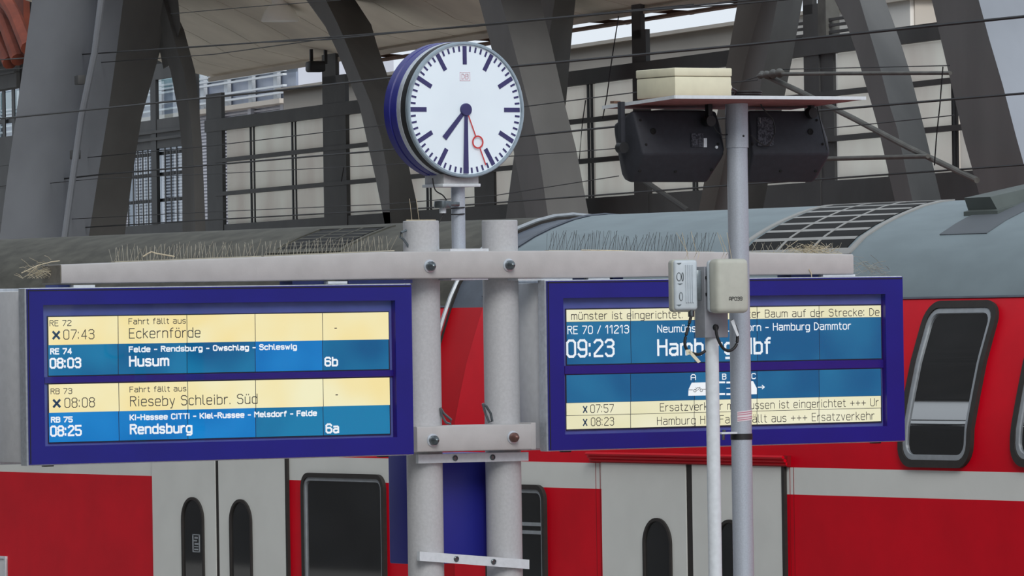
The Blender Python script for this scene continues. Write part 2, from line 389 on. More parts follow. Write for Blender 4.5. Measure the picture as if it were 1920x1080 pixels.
# bogies and wheels under the coaches
for car, xs in ((carL, (xl_end - 3, xl_end - 20)), (carR, (xr_beg + 3, xr_beg + 20))):
    for x in xs:
        mb = MB(); mb.box(x - 1.5, x + 1.5, 0.35, 2.45, -0.62, -0.26, 0.04); b = part('bogie', mb, M_steeld, car)
        for dx in (-1.1, 1.1):
            for yy in (0.68, 2.12):
                mb = MB(); mb.lathe([(0.45, -0.06), (0.45, 0.06)], (x + dx, yy, -0.47), 24, 'y'); part('wheel', mb, M_rail, b)
for yy in (0.68, 2.12):
    mb = MB(); mb.box(-45, 45, yy - 0.035, yy + 0.035, -0.99, -0.92, 0.01)
    solo('rail', mb, M_rail, T, (0, yy, -0.96), 'steel running rail under the red coaches on the %s side' % ('platform' if yy < 1 else 'hall'), 'rail', group='rails under the coaches')

def lower_window(car, pxl, pxr, pyt, hopper):
    x0 = thit(pxl, 960)[0]; x1 = thit(pxr, 960)[0]; s1 = thit((pxl + pxr) / 2, pyt)[1]; s0 = s1 - 1.02
    mb = MB(); ring(mb, x0, x1, s0, s1, 0.11, 0.035, 0, 0.03); f = part('window', mb, M_rub, car)
    mb = MB(); ring(mb, x0 + 0.035, x1 - 0.035, s0 + 0.035, s1 - 0.035, 0.08, 0.025, 0, 0.02); part('trim', mb, M_silv, f)
    mb = MB(); patch(mb, x0 + 0.05, x1 - 0.05, s0 + 0.05, s1 - 0.05, 0.06, 0.0, 0.008); part('pane', mb, M_tglass, f)
    if hopper:
        for dz in (0.3, 0.36):
            mb = MB(); patch(mb, x0 + 0.06, x1 - 0.06, s1 - dz, s1 - dz + 0.025, 0.0, 0.0, 0.02, 2); part('transom', mb, M_silv, f)
lower_window(carL, 570, 725, 888, False)
lower_window(carR, 915, 1026, 908, True)
for (pl, pr) in ((1688, 1825), (1899, 2040)):
    x0 = thit(pl, 860)[0]; x1 = thit(pr, 860)[0]; s0 = thit((pl + pr) / 2, 877)[1]; s1 = thit((pl + pr) / 2 + 60, 566)[1]
    mb = MB(); ring(mb, x0, x1, s0, s1, 0.15, 0.05, 0, 0.03); f = part('upper_window', mb, M_rub, carR)
    mb = MB(); ring(mb, x0 + 0.05, x1 - 0.05, s0 + 0.05, s1 - 0.05, 0.11, 0.035, 0, 0.022); part('trim', mb, M_silv, f)
    mb = MB(); patch(mb, x0 + 0.07, x1 - 0.07, s0 + 0.07, s1 - 0.07, 0.08, 0.0, 0.008); part('pane', mb, M_tglass, f)
def porthole(car, leaf, pxl, pxr, pyt):
    x0 = thit(pxl, 1020)[0]; x1 = thit(pxr, 1020)[0]; s1 = thit((pxl + pxr) / 2, pyt)[1]; s0 = s1 - 1.05; r = (x1 - x0) / 2 * 0.99
    mb = MB(); ring(mb, x0, x1, s0, s1, r, 0.022, 0, 0.035, 40); f = part('porthole_frame', mb, M_rub, leaf)
    mb = MB(); patch(mb, x0 + 0.018, x1 - 0.018, s0 + 0.018, s1 - 0.018, r - 0.018, 0.0, 0.022, 40); part('porthole_pane', mb, M_tglass, leaf)
    return x0, x1, s1
def door_leaf(car, pxl, pxr, pyref, s1):
    x0 = thit(pxl, pyref)[0]; x1 = thit(pxr, pyref)[0]
    mb = MB(); patch(mb, x0, x1, 0.18, s1, 0.0, 0.0, 0.02, 4); return part('door', mb, M_lgrey, car, smooth=0)
lf1 = door_leaf(carL, 290, 408, 960, S_W1); lf2 = door_leaf(carL, 414.5, 539, 960, S_W1)
a0, a1, as1 = porthole(carL, lf1, 347, 388, 932); porthole(carL, lf2, 437, 478, 936)
# small printed notice behind the first porthole: framed column of marks
mb = MB(); xa, sa = thit(366, 1035); xb, sb = thit(379, 1002)
for (q0, q1, r0, r1) in ((0, 1, 0, .05), (0, 1, .95, 1), (0, .1, 0, 1), (.9, 1, 0, 1), (.25, .75, .12, .2), (.25, .75, .28, .34), (.3, .8, .42, .52), (.2, .6, .6, .68), (.3, .7, .76, .86)):
    patch(mb, xa + (xb - xa) * q0, xa + (xb - xa) * q1, sa + (sb - sa) * r0, sa + (sb - sa) * r1, 0, 0.022, 0.025, 1)
part('notice', mb, M_silv, lf1)
def seam(car, px, py, s0, s1, wpx, m, h=0.012, nm='door_seal'):
    x0 = thit(px - wpx / 2, py)[0]; x1 = thit(px + wpx / 2, py)[0]
    mb = MB(); patch(mb, x0, x1, s0, s1, 0, 0, h, 12); return part(nm, mb, m, car, smooth=0)
seam(carL, 411.5, 960, 0.18, S_W1, 6.5, M_rub, 0.014); seam(carL, 541.5, 960, 0.18, S_W1, 4, M_rub, 0.022)
sd = thit(1300, 871)[1]
rf1 = door_leaf(carR, 1133, 1291, 980, sd); rf2 = door_leaf(carR, 1303, 1471, 980, sd)
porthole(carR, rf1, 1212, 1265, 971); porthole(carR, rf2, 1348, 1402, 974)
seam(carR, 1297, 980, 0.18, sd, 11, M_rub, 0.014); seam(carR, 1474, 980, 0.18, sd, 5, M_rub, 0.024)
for px in (1118, 1126, 1482, 1489): seam(carR, px, 940, 0.18, sd, 0.7, M_reddk, 0.002, 'panel_joint')
# ribbed red rain gutter over the doors
x0, s0 = thit(1113, 864); x1, s1 = thit(1483, 864)
gt = None
for k in range(3):
    mb = MB(); mb.tube([tp(x0, sd + 0.018 + 0.022 * k, 0.03 + 0.018 * k), tp(x1, sd + 0.018 + 0.022 * k, 0.03 + 0.018 * k)], 0.012, 8)
    gt = part('gutter_rib', mb, M_red, carR)
mb = MB(); patch(mb, x0, x1, sd, sd + 0.075, 0, 0, 0.03, 3); part('rain_gutter', mb, M_reddk, carR, smooth=0)
# joint under the roof edge
for car, xa, xb in ((carL, xleft0, xl_end), (carR, xr_beg, xright1)):
    mb = MB(); patch(mb, xa, xb, S_RF - 0.006, S_RF + 0.008, 0, 0, 0.008, 2); part('roof_joint', mb, M_roofband, car, smooth=0)
# white-edged information frame at the lower left
x0, s1 = thit(-40, 1040); x1, _ = thit(14, 1040)
mb = MB(); patch(mb, x0, x1, s1 - 0.6, s1, 0.0, 0, 0.012, 2); f = part('information_panel', mb, M_case, carL, smooth=0)
mb = MB(); ring(mb, x0, x1, s1 - 0.6, s1, 0.006, 0.022, 0.0, 0.02, 8); part('information_panel_frame', mb, M_white, f)
# roof louvres: recessed dark opening, frame, slats and cross bars
def louvre(car, bl, br, pyb, pyt, nsl, nbar, mrim):
    x0, sb = thit(bl, pyb); x1 = thit(br, pyb)[0]; st = thit((bl + br) / 2 + 80, pyt)[1]
    mb = MB(); patch(mb, x0, x1, sb, st, 0.0, 0.0, 0.006, 16); g = part('roof_louvre', mb, M_dark, car)
    mb = MB(); ring(mb, x0 - 0.11, x1 + 0.11, sb - 0.05, st + 0.06, 0.01, 0.115 if False else 0.06, 0, 0.01, 16); part('louvre_frame', mb, mrim, g)
    for k in range(1, nsl):
        sc_ = sb + (st - sb) * k / nsl; mb = MB(); h = (st - sb) / nsl * 0.13
        patch(mb, x0, x1, sc_ - h, sc_ + h, 0, 0.003, 0.007, 3); part('slat', mb, mrim, g)
    for k in range(1, nbar + 1):
        xc = x0 + (x1 - x0) * k / (nbar + 1); mb = MB(); patch(mb, xc - 0.016, xc + 0.016, sb, st, 0, 0.003, 0.009, 14); part('cross_bar', mb, mrim, g)
louvre(carL, 522, 628, 471, 430, 6, 2, M_roofd)
louvre(carR, 1395, 1580, 474, 386, 7, 2, mat('louvre grey', srgb(150, 150, 148), .6, 0, .08, 6))
# roof vent on a darker patch at the upper right
xa, sa = thit(1762, 441); xb, _ = thit(1848, 441); sb_ = thit(1880, 378)[1]
mb = MB(); patch(mb, xa, xb, sa, sb_, 0.0, 0, 0.006, 12); part('repair_patch', mb, mat('dark grey roof patch', srgb(92, 98, 104), 0.8, 0, 0.06, 3), carR)
xv0, sv = thit(1818, 402); xv1, _ = thit(1868, 402); sv1 = thit(1850, 366)[1]
mb = MB()
r0 = [tp(xv0 - .03, sv - .03, 0), tp(xv1 + .03, sv - .03, 0), tp(xv1 + .03, sv1 + .05, 0), tp(xv0 - .03, sv1 + .05, 0)]
r1 = [p + Vector((0, -0.0, 0.03)) for p in r0]
r2 = [tp(xv0, sv, 0.03), tp(xv1, sv, 0.03), tp(xv1, sv1, 0.03), tp(xv0, sv1, 0.03)]
r3 = [tp(xv0 + .0, sv, 0.12), tp(xv1 - .03, sv, 0.12), tp(xv1 - .03, sv1, 0.10), tp(xv0 + .0, sv1, 0.10)]
mb.loft([r0, r1, r2, r3]); part('roof_vent', mb, mat('vent grey', srgb(84, 92, 90), 0.7, 0, 0.1, 6), carR)

# ---------------------------------------------------------------- hall behind: side wall, columns, roof
def hx(px, py=300, y=0.0): return H.hit(px, py, y).x
def hz(px, py, y=0.0): return H.hit(px, py, y).z
Z_SILL, Z_TOP, Z_EAVE = 4.76, 6.07, 6.72
XL, XR = hx(-900), hx(2300)
wall = thing('wall_rear', 'hall side wall of cream panels between dark steel posts', 'wall', H, (0, 0.1, 0), kind='structure')
mb = MB(); mb.box(hx(395), XR, -0.04, 0.1, -1, Z_SILL); part('sill_wall', mb, M_steeld, wall)
mb = MB(); mb.box(hx(392), XR, -0.06, 0.05, Z_TOP, 6.24); part('top_beam', mb, M_steeld, wall)
cols = [(425, 470), (478, 548), (556, 613), (656, 722), (730, 800), (808, 893), (930, 1000), (1008, 1098), (1116, 1195), (1222, 1300), (1308, 1400), (1408, 1518), (1572, 1668), (1676, 1788), (1800, 1900), (1910, 2040)]
rows_ = [(Z_SILL, 5.17), (5.21, 5.635), (5.675, Z_TOP)]
for (a, b) in cols:
    for (z0, z1) in rows_:
        mb = MB(); mb.box(hx(a), hx(b), 0.0, 0.05, z0, z1, 0.012, 1); part('panel', mb, M_panel, wall)
for z in (5.19, 5.655):
    mb = MB(); mb.box(hx(410), XR, -0.06, 0.0, z - 0.028, z + 0.028); part('rail', mb, M_steeld, wall)
for a in (474, 552, 726, 804, 1004, 1108, 1304, 1404, 1672, 1792, 1905):
    for dpx in (-3.2, 3.2):
        mb = MB(); mb.box(hx(a + dpx) - 0.02, hx(a + dpx) + 0.02, -0.012, 0.01, Z_SILL, Z_TOP); part('mullion', mb, M_black, wall)
for (a, b, u) in ((394, 423, 1), (613, 656, 1), (893, 930, 0), (1196, 1222, 1), (1518, 1546, 1), (1546, 1570, 0)):
    mb = MB(); mb.box(hx(a), hx(b), -0.05 if u else -0.03, 0.0, -1, 6.6 if u else Z_TOP); part('post', mb, M_steeld, wall)
    if u and a > 394: mb = MB(); mb.box(hx(a), hx((a + b) / 2 + 4), -0.05, 0.0, 6.5, 6.9); part('post_head', mb, M_steeld, wall)
mb = MB(); mb.box(hx(1546), hx(1561), -0.05, 0.1, 6.2, 7.0); part('post', mb, M_arm, wall)
for z in (6.42, 6.36, 6.29):
    mb = MB(); mb.box(hx(1484), hx(1640), -0.02, 0.02, z - 0.014, z + 0.014); part('rail', mb, M_steeld, wall)
# far left: window bays in dark masonry
wl = thing('wall_left', 'dark hall wall with tall barred windows at the far left', 'wall', H, (hx(150), 0.1, 0), kind='structure')
def wallbox(a, b, z0, z1, y0=-0.02, y1=0.03, nm='pier', m=None):
    mb = MB(); mb.box(hx(a), hx(b), y0, y1, z0, z1); return part(nm, mb, m or M_steeld, wl)
wallbox(-900, -40, -1, 9); wallbox(-40, 40, -1, hz(20, 255)); wallbox(-40, 345, hz(20, 168), 9.5, nm='lintel'); wallbox(40, 228, -1, 9)
wallbox(-40, 42, hz(20, 166), hz(20, 122), -0.08, 0, 'cornice'); wallbox(-40, 42, hz(20, 140), hz(20, 136), -0.12, 0, 'cornice')
zu0, zu1, zl0, zl1 = hz(310, 222), hz(310, 147), hz(310, 419), hz(310, 277)
wallbox(228, 346, zu1, 9, nm='lintel'); wallbox(228, 346, zl1, zu0, nm='spandrel'); wallbox(228, 396, -1, zl0, nm='sill')
wallbox(228, 346, zl1 + .12, zl1 + .16, -0.05, 0, 'moulding'); wallbox(228, 346, zu0 - .2, zu0 - .16, -0.05, 0, 'moulding')
wallbox(346, 372, -1, 9, nm='pier')
wn = thing('window_1', 'tall dark barred window left of the curved strut', 'window', H, (hx(290), 0.1, zl0), kind='structure')
mb = MB(); mb.box(hx(287), hx(297), -0.03, 0.02, zl0, zu1); part('window_mullion', mb, M_black, wn)
for px in (239, 249, 258, 267, 277, 309, 320, 331):
    mb = MB(); mb.box(hx(px) - 0.03, hx(px) + 0.03, 0.0, 0.008, zl0, zl1); part('glazing_bar', mb, M_black, wn)
for py in (375, 326, 287):
    z = hz(300, py); mb = MB(); mb.box(hx(228), hx(344), 0.04, 0.1, z - 0.022, z + 0.022); part('glazing_bar', mb, M_black, wn)
mb = MB(); mb.box(hx(228), hx(344), 0.1, 0.106, zl0, zu1); part('pane', mb, M_wglass, wn)
w2 = thing('window_2', 'small barred window at the far left edge', 'window', H, (hx(15), 0.1, hz(20, 255)), kind='structure')
for px in (-20, 8, 26):
    mb = MB(); mb.box(hx(px) - 0.1, hx(px) + 0.1, 0.0, 0.015, hz(20, 255), hz(20, 168)); part('window_mullion', mb, M_black, w2)
mb = MB(); z = hz(20, 225); mb.box(hx(-40), hx(45), 0.04, 0.1, z - 0.03, z + 0.03); part('glazing_bar', mb, M_black, w2)
mb = MB(); mb.box(hx(-40), hx(45), 0.1, 0.106, hz(20, 255), hz(20, 168)); part('pane', mb, M_wglass, w2)

# vaulted roof with board joints
VA = [(0.25, Z_EAVE + 0.1), (-0.5, 7.0), (-1.0, 7.28), (-2.0, 7.75), (-3.4, 8.22)]
rf = thing('ceiling', 'pale boarded underside of the vaulted hall roof', 'roof', H, (0, -4, 8), kind='structure')
xr_end = hx(1484); nb = 14
xl_r = hx(385)
xb = [xl_r + (xr_end - xl_r) * k / nb for k in range(nb + 1)]
for a, b in zip(xb, xb[1:]):
    for (p0, p1) in ((0, 2), (2, 3), (3, 4)):
        mb = MB(); rings = []
        for (y, z) in VA[p0:p1 + 1]:
            rings.append([(a + .015, y, z), (b - .015, y, z), (b - .015, y + 0.02, z + 0.1), (a + .015, y + 0.02, z + 0.1)])
        # keep a thin joint between boards
        rings = [[Vector(q) for q in r] for r in rings]
        mb.loft(rings); part('soffit_board', mb, M_soffit, rf, smooth=20)
mb = MB(); mb.loft([[(xl_r, y, z + 0.1), (xr_end, y, z + 0.1), (xr_end, y + .02, z + .3), (xl_r, y + .02, z + .3)] for y, z in VA]); part('roof_deck', mb, M_steeld, rf)
ev = thing('trim_1', 'brown timber eave under the hall roof edge', 'eave', H, (hx(900), 0.1, Z_EAVE), kind='structure')
mb = MB(); mb.box(hx(640), xr_end, 0.06, 0.2, Z_EAVE, Z_EAVE + 0.03); part('eave_board', mb, M_brown, ev)
mb = MB(); mb.box(hx(395), xr_end, -0.02, 0.02, Z_EAVE + 0.06, Z_EAVE + 0.12); part('fascia', mb, M_beige, ev)
k = 0; x = hx(700)
while x < xr_end - 0.5:
    mb = MB(); mb.hexa([(x, 0.0, Z_EAVE + .06), (x + .12, 0.0, Z_EAVE + .06), (x + .12, 0.0, Z_EAVE + .1), (x, 0.0, Z_EAVE + .1), (x + .5, 0.3, Z_EAVE + .01), (x + .62, 0.3, Z_EAVE + .01), (x + .62, 0.3, Z_EAVE + .05), (x + .5, 0.3, Z_EAVE + .05)])
    part('bracket', mb, M_brown, ev); x += 2.2

def along(px, py, p, dx, dy):
    """where the sight line meets the upright plane through p running in direction (dx, dy)"""
    o = H.L(CAMP); d = H.ld(ray(px, py)); nx, ny = -dy, dx
    t = ((p.x - o.x) * nx + (p.y - o.y) * ny) / (d.x * nx + d.y * ny); return o + d * t
DIRS = {'S': (1, 0), 'F': (0, 1), 'R': (-0.7, 0.75), 'f': (0.15, 1), 'g': (-0.15, 1), 'w': (-0.5, 0.86)}
def member(name, label, cat, y, stations, segs, lead=0, back=0.7, group=None, zend=-1.0):
    """steel box member: each station is an image row with its edges from left to right; segs says how each face runs
    (S along the hall, F square to it, R receding) and, after a colon, its colour, side shade included"""
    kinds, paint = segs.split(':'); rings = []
    for py, pxs in stations:
        pts = [None] * len(pxs); pts[lead] = H.hit(pxs[lead], py, y)
        for i in range(lead + 1, len(pxs)): pts[i] = along(pxs[i], py, pts[i - 1], *DIRS[kinds[i - 1]])
        for i in range(lead - 1, -1, -1): pts[i] = along(pxs[i], py, pts[i + 1], *DIRS[kinds[i]])
        rings.append(pts)
    a, b = rings[-2], rings[-1]
    rings.append([q + (q - p) * ((zend - q.z) / (q.z - p.z)) for p, q in zip(a, b)])
    a, b = rings[1], rings[0]
    rings.insert(0, [q + (q - p) * (1.2 / max(0.05, (q - p).z)) for p, q in zip(a, b)])
    rd = H.ld(ray(stations[0][1][0], 300)); rd.z = 0; rd.normalize(); rd2 = H.ld(ray(stations[0][1][-1], 300)); rd2.z = 0; rd2.normalize()
    full = [list(r) + [r[-1] + rd2 * back + Vector((0, -.01, 0)), r[0] + rd * back + Vector((0, .01, 0))] for r in rings]
    t = thing(name, label, cat, H, (full[-1][0].x, full[-1][0].y, zend), group)
    mb = MB(); V = [[mb.bm.verts.new(p) for p in r] for r in full]; n = len(full[0])
    for r0, r1 in zip(V, V[1:]):
        for i in range(n):
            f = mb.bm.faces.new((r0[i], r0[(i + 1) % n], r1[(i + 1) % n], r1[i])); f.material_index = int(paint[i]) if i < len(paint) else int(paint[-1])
    mb.bm.faces.new(V[0]); mb.bm.faces.new(V[-1][::-1])
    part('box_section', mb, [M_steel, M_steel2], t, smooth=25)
    return t, rings
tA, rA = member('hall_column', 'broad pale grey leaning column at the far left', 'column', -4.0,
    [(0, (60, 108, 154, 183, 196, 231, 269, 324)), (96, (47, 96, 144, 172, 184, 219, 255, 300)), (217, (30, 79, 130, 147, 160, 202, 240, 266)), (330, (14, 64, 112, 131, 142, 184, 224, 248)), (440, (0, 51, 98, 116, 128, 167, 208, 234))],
    'FgwSFFF:0000011', 0, 0.8)  # dark tone on the right faces stands in for their shade
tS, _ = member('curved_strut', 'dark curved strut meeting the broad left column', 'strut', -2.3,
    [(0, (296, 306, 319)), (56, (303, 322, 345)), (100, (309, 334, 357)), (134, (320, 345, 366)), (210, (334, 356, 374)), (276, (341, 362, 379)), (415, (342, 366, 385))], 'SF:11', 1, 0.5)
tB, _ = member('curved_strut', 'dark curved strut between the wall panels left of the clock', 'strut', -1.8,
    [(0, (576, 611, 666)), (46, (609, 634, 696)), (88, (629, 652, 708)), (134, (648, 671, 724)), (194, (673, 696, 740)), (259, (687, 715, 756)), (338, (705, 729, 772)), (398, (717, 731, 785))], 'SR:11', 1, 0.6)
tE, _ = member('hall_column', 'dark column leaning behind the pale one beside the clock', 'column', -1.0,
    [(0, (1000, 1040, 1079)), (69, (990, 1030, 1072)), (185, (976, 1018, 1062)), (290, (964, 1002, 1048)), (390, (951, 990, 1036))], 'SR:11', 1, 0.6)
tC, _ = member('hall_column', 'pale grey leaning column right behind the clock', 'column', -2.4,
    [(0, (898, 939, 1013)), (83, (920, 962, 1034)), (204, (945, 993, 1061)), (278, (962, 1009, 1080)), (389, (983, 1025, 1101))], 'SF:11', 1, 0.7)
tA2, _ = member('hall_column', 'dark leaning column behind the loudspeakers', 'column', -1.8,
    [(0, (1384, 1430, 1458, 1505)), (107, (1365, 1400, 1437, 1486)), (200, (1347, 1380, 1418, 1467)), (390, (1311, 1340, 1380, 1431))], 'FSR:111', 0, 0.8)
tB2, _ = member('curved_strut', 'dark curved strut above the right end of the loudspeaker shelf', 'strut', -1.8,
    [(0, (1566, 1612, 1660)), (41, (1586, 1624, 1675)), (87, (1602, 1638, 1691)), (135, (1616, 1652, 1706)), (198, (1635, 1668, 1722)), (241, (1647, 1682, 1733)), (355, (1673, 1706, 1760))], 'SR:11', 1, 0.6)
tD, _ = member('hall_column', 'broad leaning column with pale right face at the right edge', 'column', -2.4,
    [(0, (1747, 1835, 1990)), (74, (1764, 1855, 2008)), (159, (1784, 1880, 2030)), (259, (1807, 1906, 2056)), (345, (1831, 1930, 2080))], 'SF:10', 1, 0.8)  # shade of the left face is put in as the dark tone
mb = MB(); gp_ = [H.hit(px, py, -2.25) for px, py in ((262, -40), (330, -40), (338, 50), (322, 118), (306, 128), (300, 98), (291, 98), (283, 146), (268, 110))]
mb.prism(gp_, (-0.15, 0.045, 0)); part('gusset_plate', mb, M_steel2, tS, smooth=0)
# conduit clamped on the broad left column
cp = [H.hit(px, py, -3.45) for px, py in ((190, 0), (178, 96), (153, 217), (137, 330), (122, 440))]
mb = MB(); mb.tube([cp[0] + (cp[0] - cp[1])] + cp + [cp[-1] + (cp[-1] - cp[-2]) * 2], 0.045, 10); cd = part('conduit', mb, M_steel, tA)
for px, py in ((150, 150), (141, 290)):
    q = H.hit(px, py, -3.4); mb = MB(); mb.box(q.x - .1, q.x + .1, q.y - .05, q.y + .05, q.z - .06, q.z + .06, .01); part('clamp', mb, M_steeld, cd)
# red brown arch ribs at the upper left
for i, pts in enumerate((((-30, 0), (8, 40), (34, 112)), ((-6, -30), (28, 30), (52, 90)), ((-40, 40), (-6, 70), (18, 118)))):
    q = [H.hit(px, py, -0.9) for px, py in pts]
    mb = MB(); mb.tube(q, 0.11, 10); solo('arch_rib', mb, M_rustarch, H, tuple(q[-1]), ('middle red brown arch rib left of the broad column', 'red brown arch rib nearest the broad left column', 'lowest red brown arch rib at the left picture edge')[i], 'arch', 'red brown ribs at the upper left')
mb = MB(); mb.box(hx(-60, 60, 0), hx(110, 60, 0), -0.55, -0.45, hz(20, 118), 9.0); solo('ceiling', mb, M_rustarch, H, (hx(0), -.5, 8), 'dark red brown infill behind the arch ribs', 'wall', kind='structure')

# hanging lamp and floodlight in the hall
q = H.hit(525, 40, -1.4)
t = thing('pendant_lamp', 'white dome lamp hanging under the pale hall roof', 'lamp', H, (q.x, q.y, q.z))
mb = MB(); mb.lathe([(0.235, q.z), (0.238, q.z + 0.02), (0.225, q.z + 0.06), (0.19, q.z + 0.14), (0.13, q.z + 0.2), (0.1, q.z + 0.225), (0.09, q.z + 0.22), (0.12, q.z + 0.18), (0.18, q.z + 0.12), (0.215, q.z + 0.04), (0.225, q.z + 0.005)], (q.x, q.y, 0), 40); part('lamp_shade', mb, M_lamp, t)
mb = MB(); mb.cyl(q.x, q.y, q.z + 0.2, q.z + 0.34, 0.1, 24, 0.01); part('socket', mb, M_lamp, t)
mb = MB(); mb.cyl(q.x, q.y, q.z + 0.33, q.z + 0.9, 0.02, 12); part('stem', mb, M_black, t)
mb = MB(); mb.lathe([(0.01, q.z + .02), (.06, q.z + .04), (.07, q.z + .1), (.04, q.z + .18)], (q.x, q.y, 0), 20); part('bulb', mb, M_white, t)
q = H.hit(593, 135, -0.3)
t = thing('floodlight', 'small black floodlight fixed under the eave left of the clock', 'lamp', H, tuple(q))
mb = MB(); mb.box(q.x - .12, q.x + .12, q.y - .12, q.y + .1, q.z, q.z + .14, .03); part('housing', mb, M_black, t)
for dx in (-.05, .1): mb = MB(); mb.box(q.x + dx - .02, q.x + dx + .02, q.y + dx - .02, q.y + dx + .02, q.z + .1, q.z + .3); part('bracket', mb, M_black, t)

# buildings outside
g = 6.0
def gx(px, py=60): return H.hit(px, py, g).x
b = thing('low_building', 'plain beige building seen through the gap above the cream panels', 'building', H, (gx(1100), g + 2, -1))
ztop = H.hit(1300, 60, g).z
mb = MB(); mb.box(gx(531, 150), gx(1716), g, g + 5, -1, ztop); part('wall', mb, M_beige, b)
mb = MB(); mb.box(gx(528, 150), gx(1721), g - .12, g + 5.1, ztop, ztop + .05); part('coping', mb, M_beige, b)
mb = MB(); mb.box(gx(1480), gx(1714), g - .05, g, -1, ztop); part('white_wall', mb, mat('white render', srgb(240, 236, 230), .8, 0, .04, .6), b)
mb = MB(); mb.box(gx(1575), gx(1692), g + 8, g + 12, -1, ztop + 4); part('rear_block', mb, M_beige, b)
g2 = 20.0
def ox(px, py=200): return H.hit(px, py, g2).x
def oz(py, px=400): return H.hit(px, py, g2).z
of = thing('office_building', 'white office building with teal glass and blinds behind the hall windows', 'building', H, (ox(300), g2 + 3, -1))
xa, xb_ = ox(-300), ox(560)
mb = MB(); mb.box(xa, xb_, g2, g2 + 2.5, -1, 16); part('wall', mb, M_office, of)
zb0, zb1, zr1, zt1 = 4.6, oz(215), oz(152), oz(108)
mb = MB(); mb.box(xa, xb_, g2 - .1, g2, zr1, zt1); part('glass_band', mb, M_teal, of)
mb = MB(); mb.box(xa, xb_, g2 - .5, g2, zb1, zb1 + .12); part('floor_slab', mb, M_beige, of)
mb = MB(); mb.box(xa, xb_, g2 - .06, g2, zb1 + .12, zr1 - .1); part('glass_band', mb, mat('lavender glass', srgb(150, 160, 182), 0.3, 0, .15, 1), of)
x = xa
while x < xb_:
    for (z0, z1, y, ww) in ((zb1, zt1, -.2, .06),):
        mb = MB(); mb.box(x, x + .35, g2 + y, g2 + y + .1, z0, z1); part('mullion', mb, M_white, of)
    x += 2.4
for z in (zb1 + .25, zb1 + .42, zb1 + .7, zr1 - .08, zr1 + .02):
    mb = MB(); mb.box(xa, xb_, g2 - .4, g2 - .3, z, z + .05); part('railing_bar', mb, M_white, of)
mb = MB(); mb.box(xa, xb_, g2 - .05, g2, zb0, zb1); part('glass_band', mb, mat('dim glass', srgb(160, 158, 172), 0.3, 0, .2, 1), of)
mb = MB(); z = zb0
while z < zb1:
    mb.box(xa, xb_, g2 - .12, g2 - .06, z, z + .045); z += 0.085
part('blind_slats', mb, M_blind, of, kind='stuff')
x = xa
while x < xb_:
    mb = MB(); mb.box(x, x + .3, g2 - .2, g2 - .1, zb0, zb1); part('mullion', mb, M_office, of); x += 3.1

# overhead wires
def wire(name, pts, r, label, cat='wire', y=-3.2, m=None, group=None):
    q = [H.hit(px, py, y) for px, py in pts]
    a, b = q[0], q[-1]
    mb = MB(); mb.tube(q, r, 6); return solo(name, mb, m or M_wire, H, tuple(a), label, cat, group)
wire('contact_wire', [(-260, 243), (28, 220), (480, 174), (724, 147), (969, 124), (1400, 84), (1920, 31), (2200, 3)], 0.0125, 'thick dark overhead wire crossing the whole view behind the clock', y=-4.9)
wire('overhead_wire', [(-200, 125), (400, 86), (880, 50), (1380, 3), (1700, -30)], 0.009, 'upper thin wire running above the clock')
wire('overhead_wire', [(222, 97), (480, 80), (617, 74), (880, 48), (1200, 20), (1380, 8), (1700, -22)], 0.008, 'thin wire crossing just under the dome lamp', y=-3.4)
wire('overhead_wire', [(-200, 145), (400, 102), (617, 72), (900, 46), (1300, 8)], 0.006, 'thin wire across the pale roof soffit left of the clock', y=-3.0)
wire('overhead_wire', [(320, 26), (480, 12), (640, 0)], 0.005, 'short thin wire at the top edge near the dome lamp', y=-3.0)
wire('overhead_wire', [(-200, 372), (182, 328), (400, 309), (742, 280), (983, 255), (1150, 238), (1543, 207), (1789, 186), (2100, 160)], 0.011, 'dark wire passing behind the lower half of the clock')
wire('overhead_wire', [(-200, 330), (400, 273), (700, 237), (990, 199), (1185, 174), (1420, 150)], 0.006, 'thin wire behind the middle of the clock', y=-3.0)
wire('overhead_wire', [(-200, 372), (182, 335), (400, 326), (742, 308), (1085, 284), (1160, 278), (1600, 236), (1790, 216)], 0.005, 'hair thin wire below the lower clock rim', y=-3.4)
wire('overhead_wire', [(-200, 428), (400, 397), (719, 383), (932, 366), (1000, 355), (1160, 330)], 0.005, 'thin wire low in front of the cream panels', y=-3.1)
wire('overhead_wire', [(-200, 450), (100, 430), (400, 412), (800, 390), (932, 380), (1363, 348), (1539, 336), (1823, 316), (2100, 296)], 0.009, 'lowest dark wire just above the coach roof', y=-2.9)
wire('overhead_wire', [(1400, 150), (1470, 130), (1780, 123)], 0.005, 'thin stay wire above the steel bracket arm', y=-2.9)
for i, pts in enumerate((((1160, 30), (1152, 80), (1146, 120), (1138, 180), (1130, 222)), ((1098, 188), (1092, 230), (1086, 300)), ((1768, 125), (1762, 200), (1756, 255), (1752, 310)), ((645, 312), (640, 340)))):
    wire('dropper', pts, 0.006, ('hanging wire dropper left of the loudspeaker shelf', 'short wire dropper right of the pale column', 'wire dropper hanging in front of the right panels', 'tiny wire dropper left of the clock')[i], 'wire', -3.05)
br = thing('bracket_arm', 'grey steel bracket arm slanting down to the right', 'bracket', H, tuple(H.hit(1831, 338, -2.9)))
q = [H.hit(px, py, -2.9) for px, py in ((1428, 138), (1500, 172), (1600, 222), (1700, 275), (1832, 338))]
mb = MB(); mb.tube(q, 0.026, 10); part('arm', mb, M_arm, br)
mb = MB(); mb.tube([H.hit(px, py, -2.95) for px, py in ((1466, 139), (1540, 138), (1782, 137))], 0.017, 8); part('top_tube', mb, M_arm, br)
mb = MB(); mb.tube([H.hit(px, py, -2.95) for px, py in ((1545, 298), (1660, 295), (1740, 293))], 0.02, 8); part('lower_tube', mb, M_arm, br)
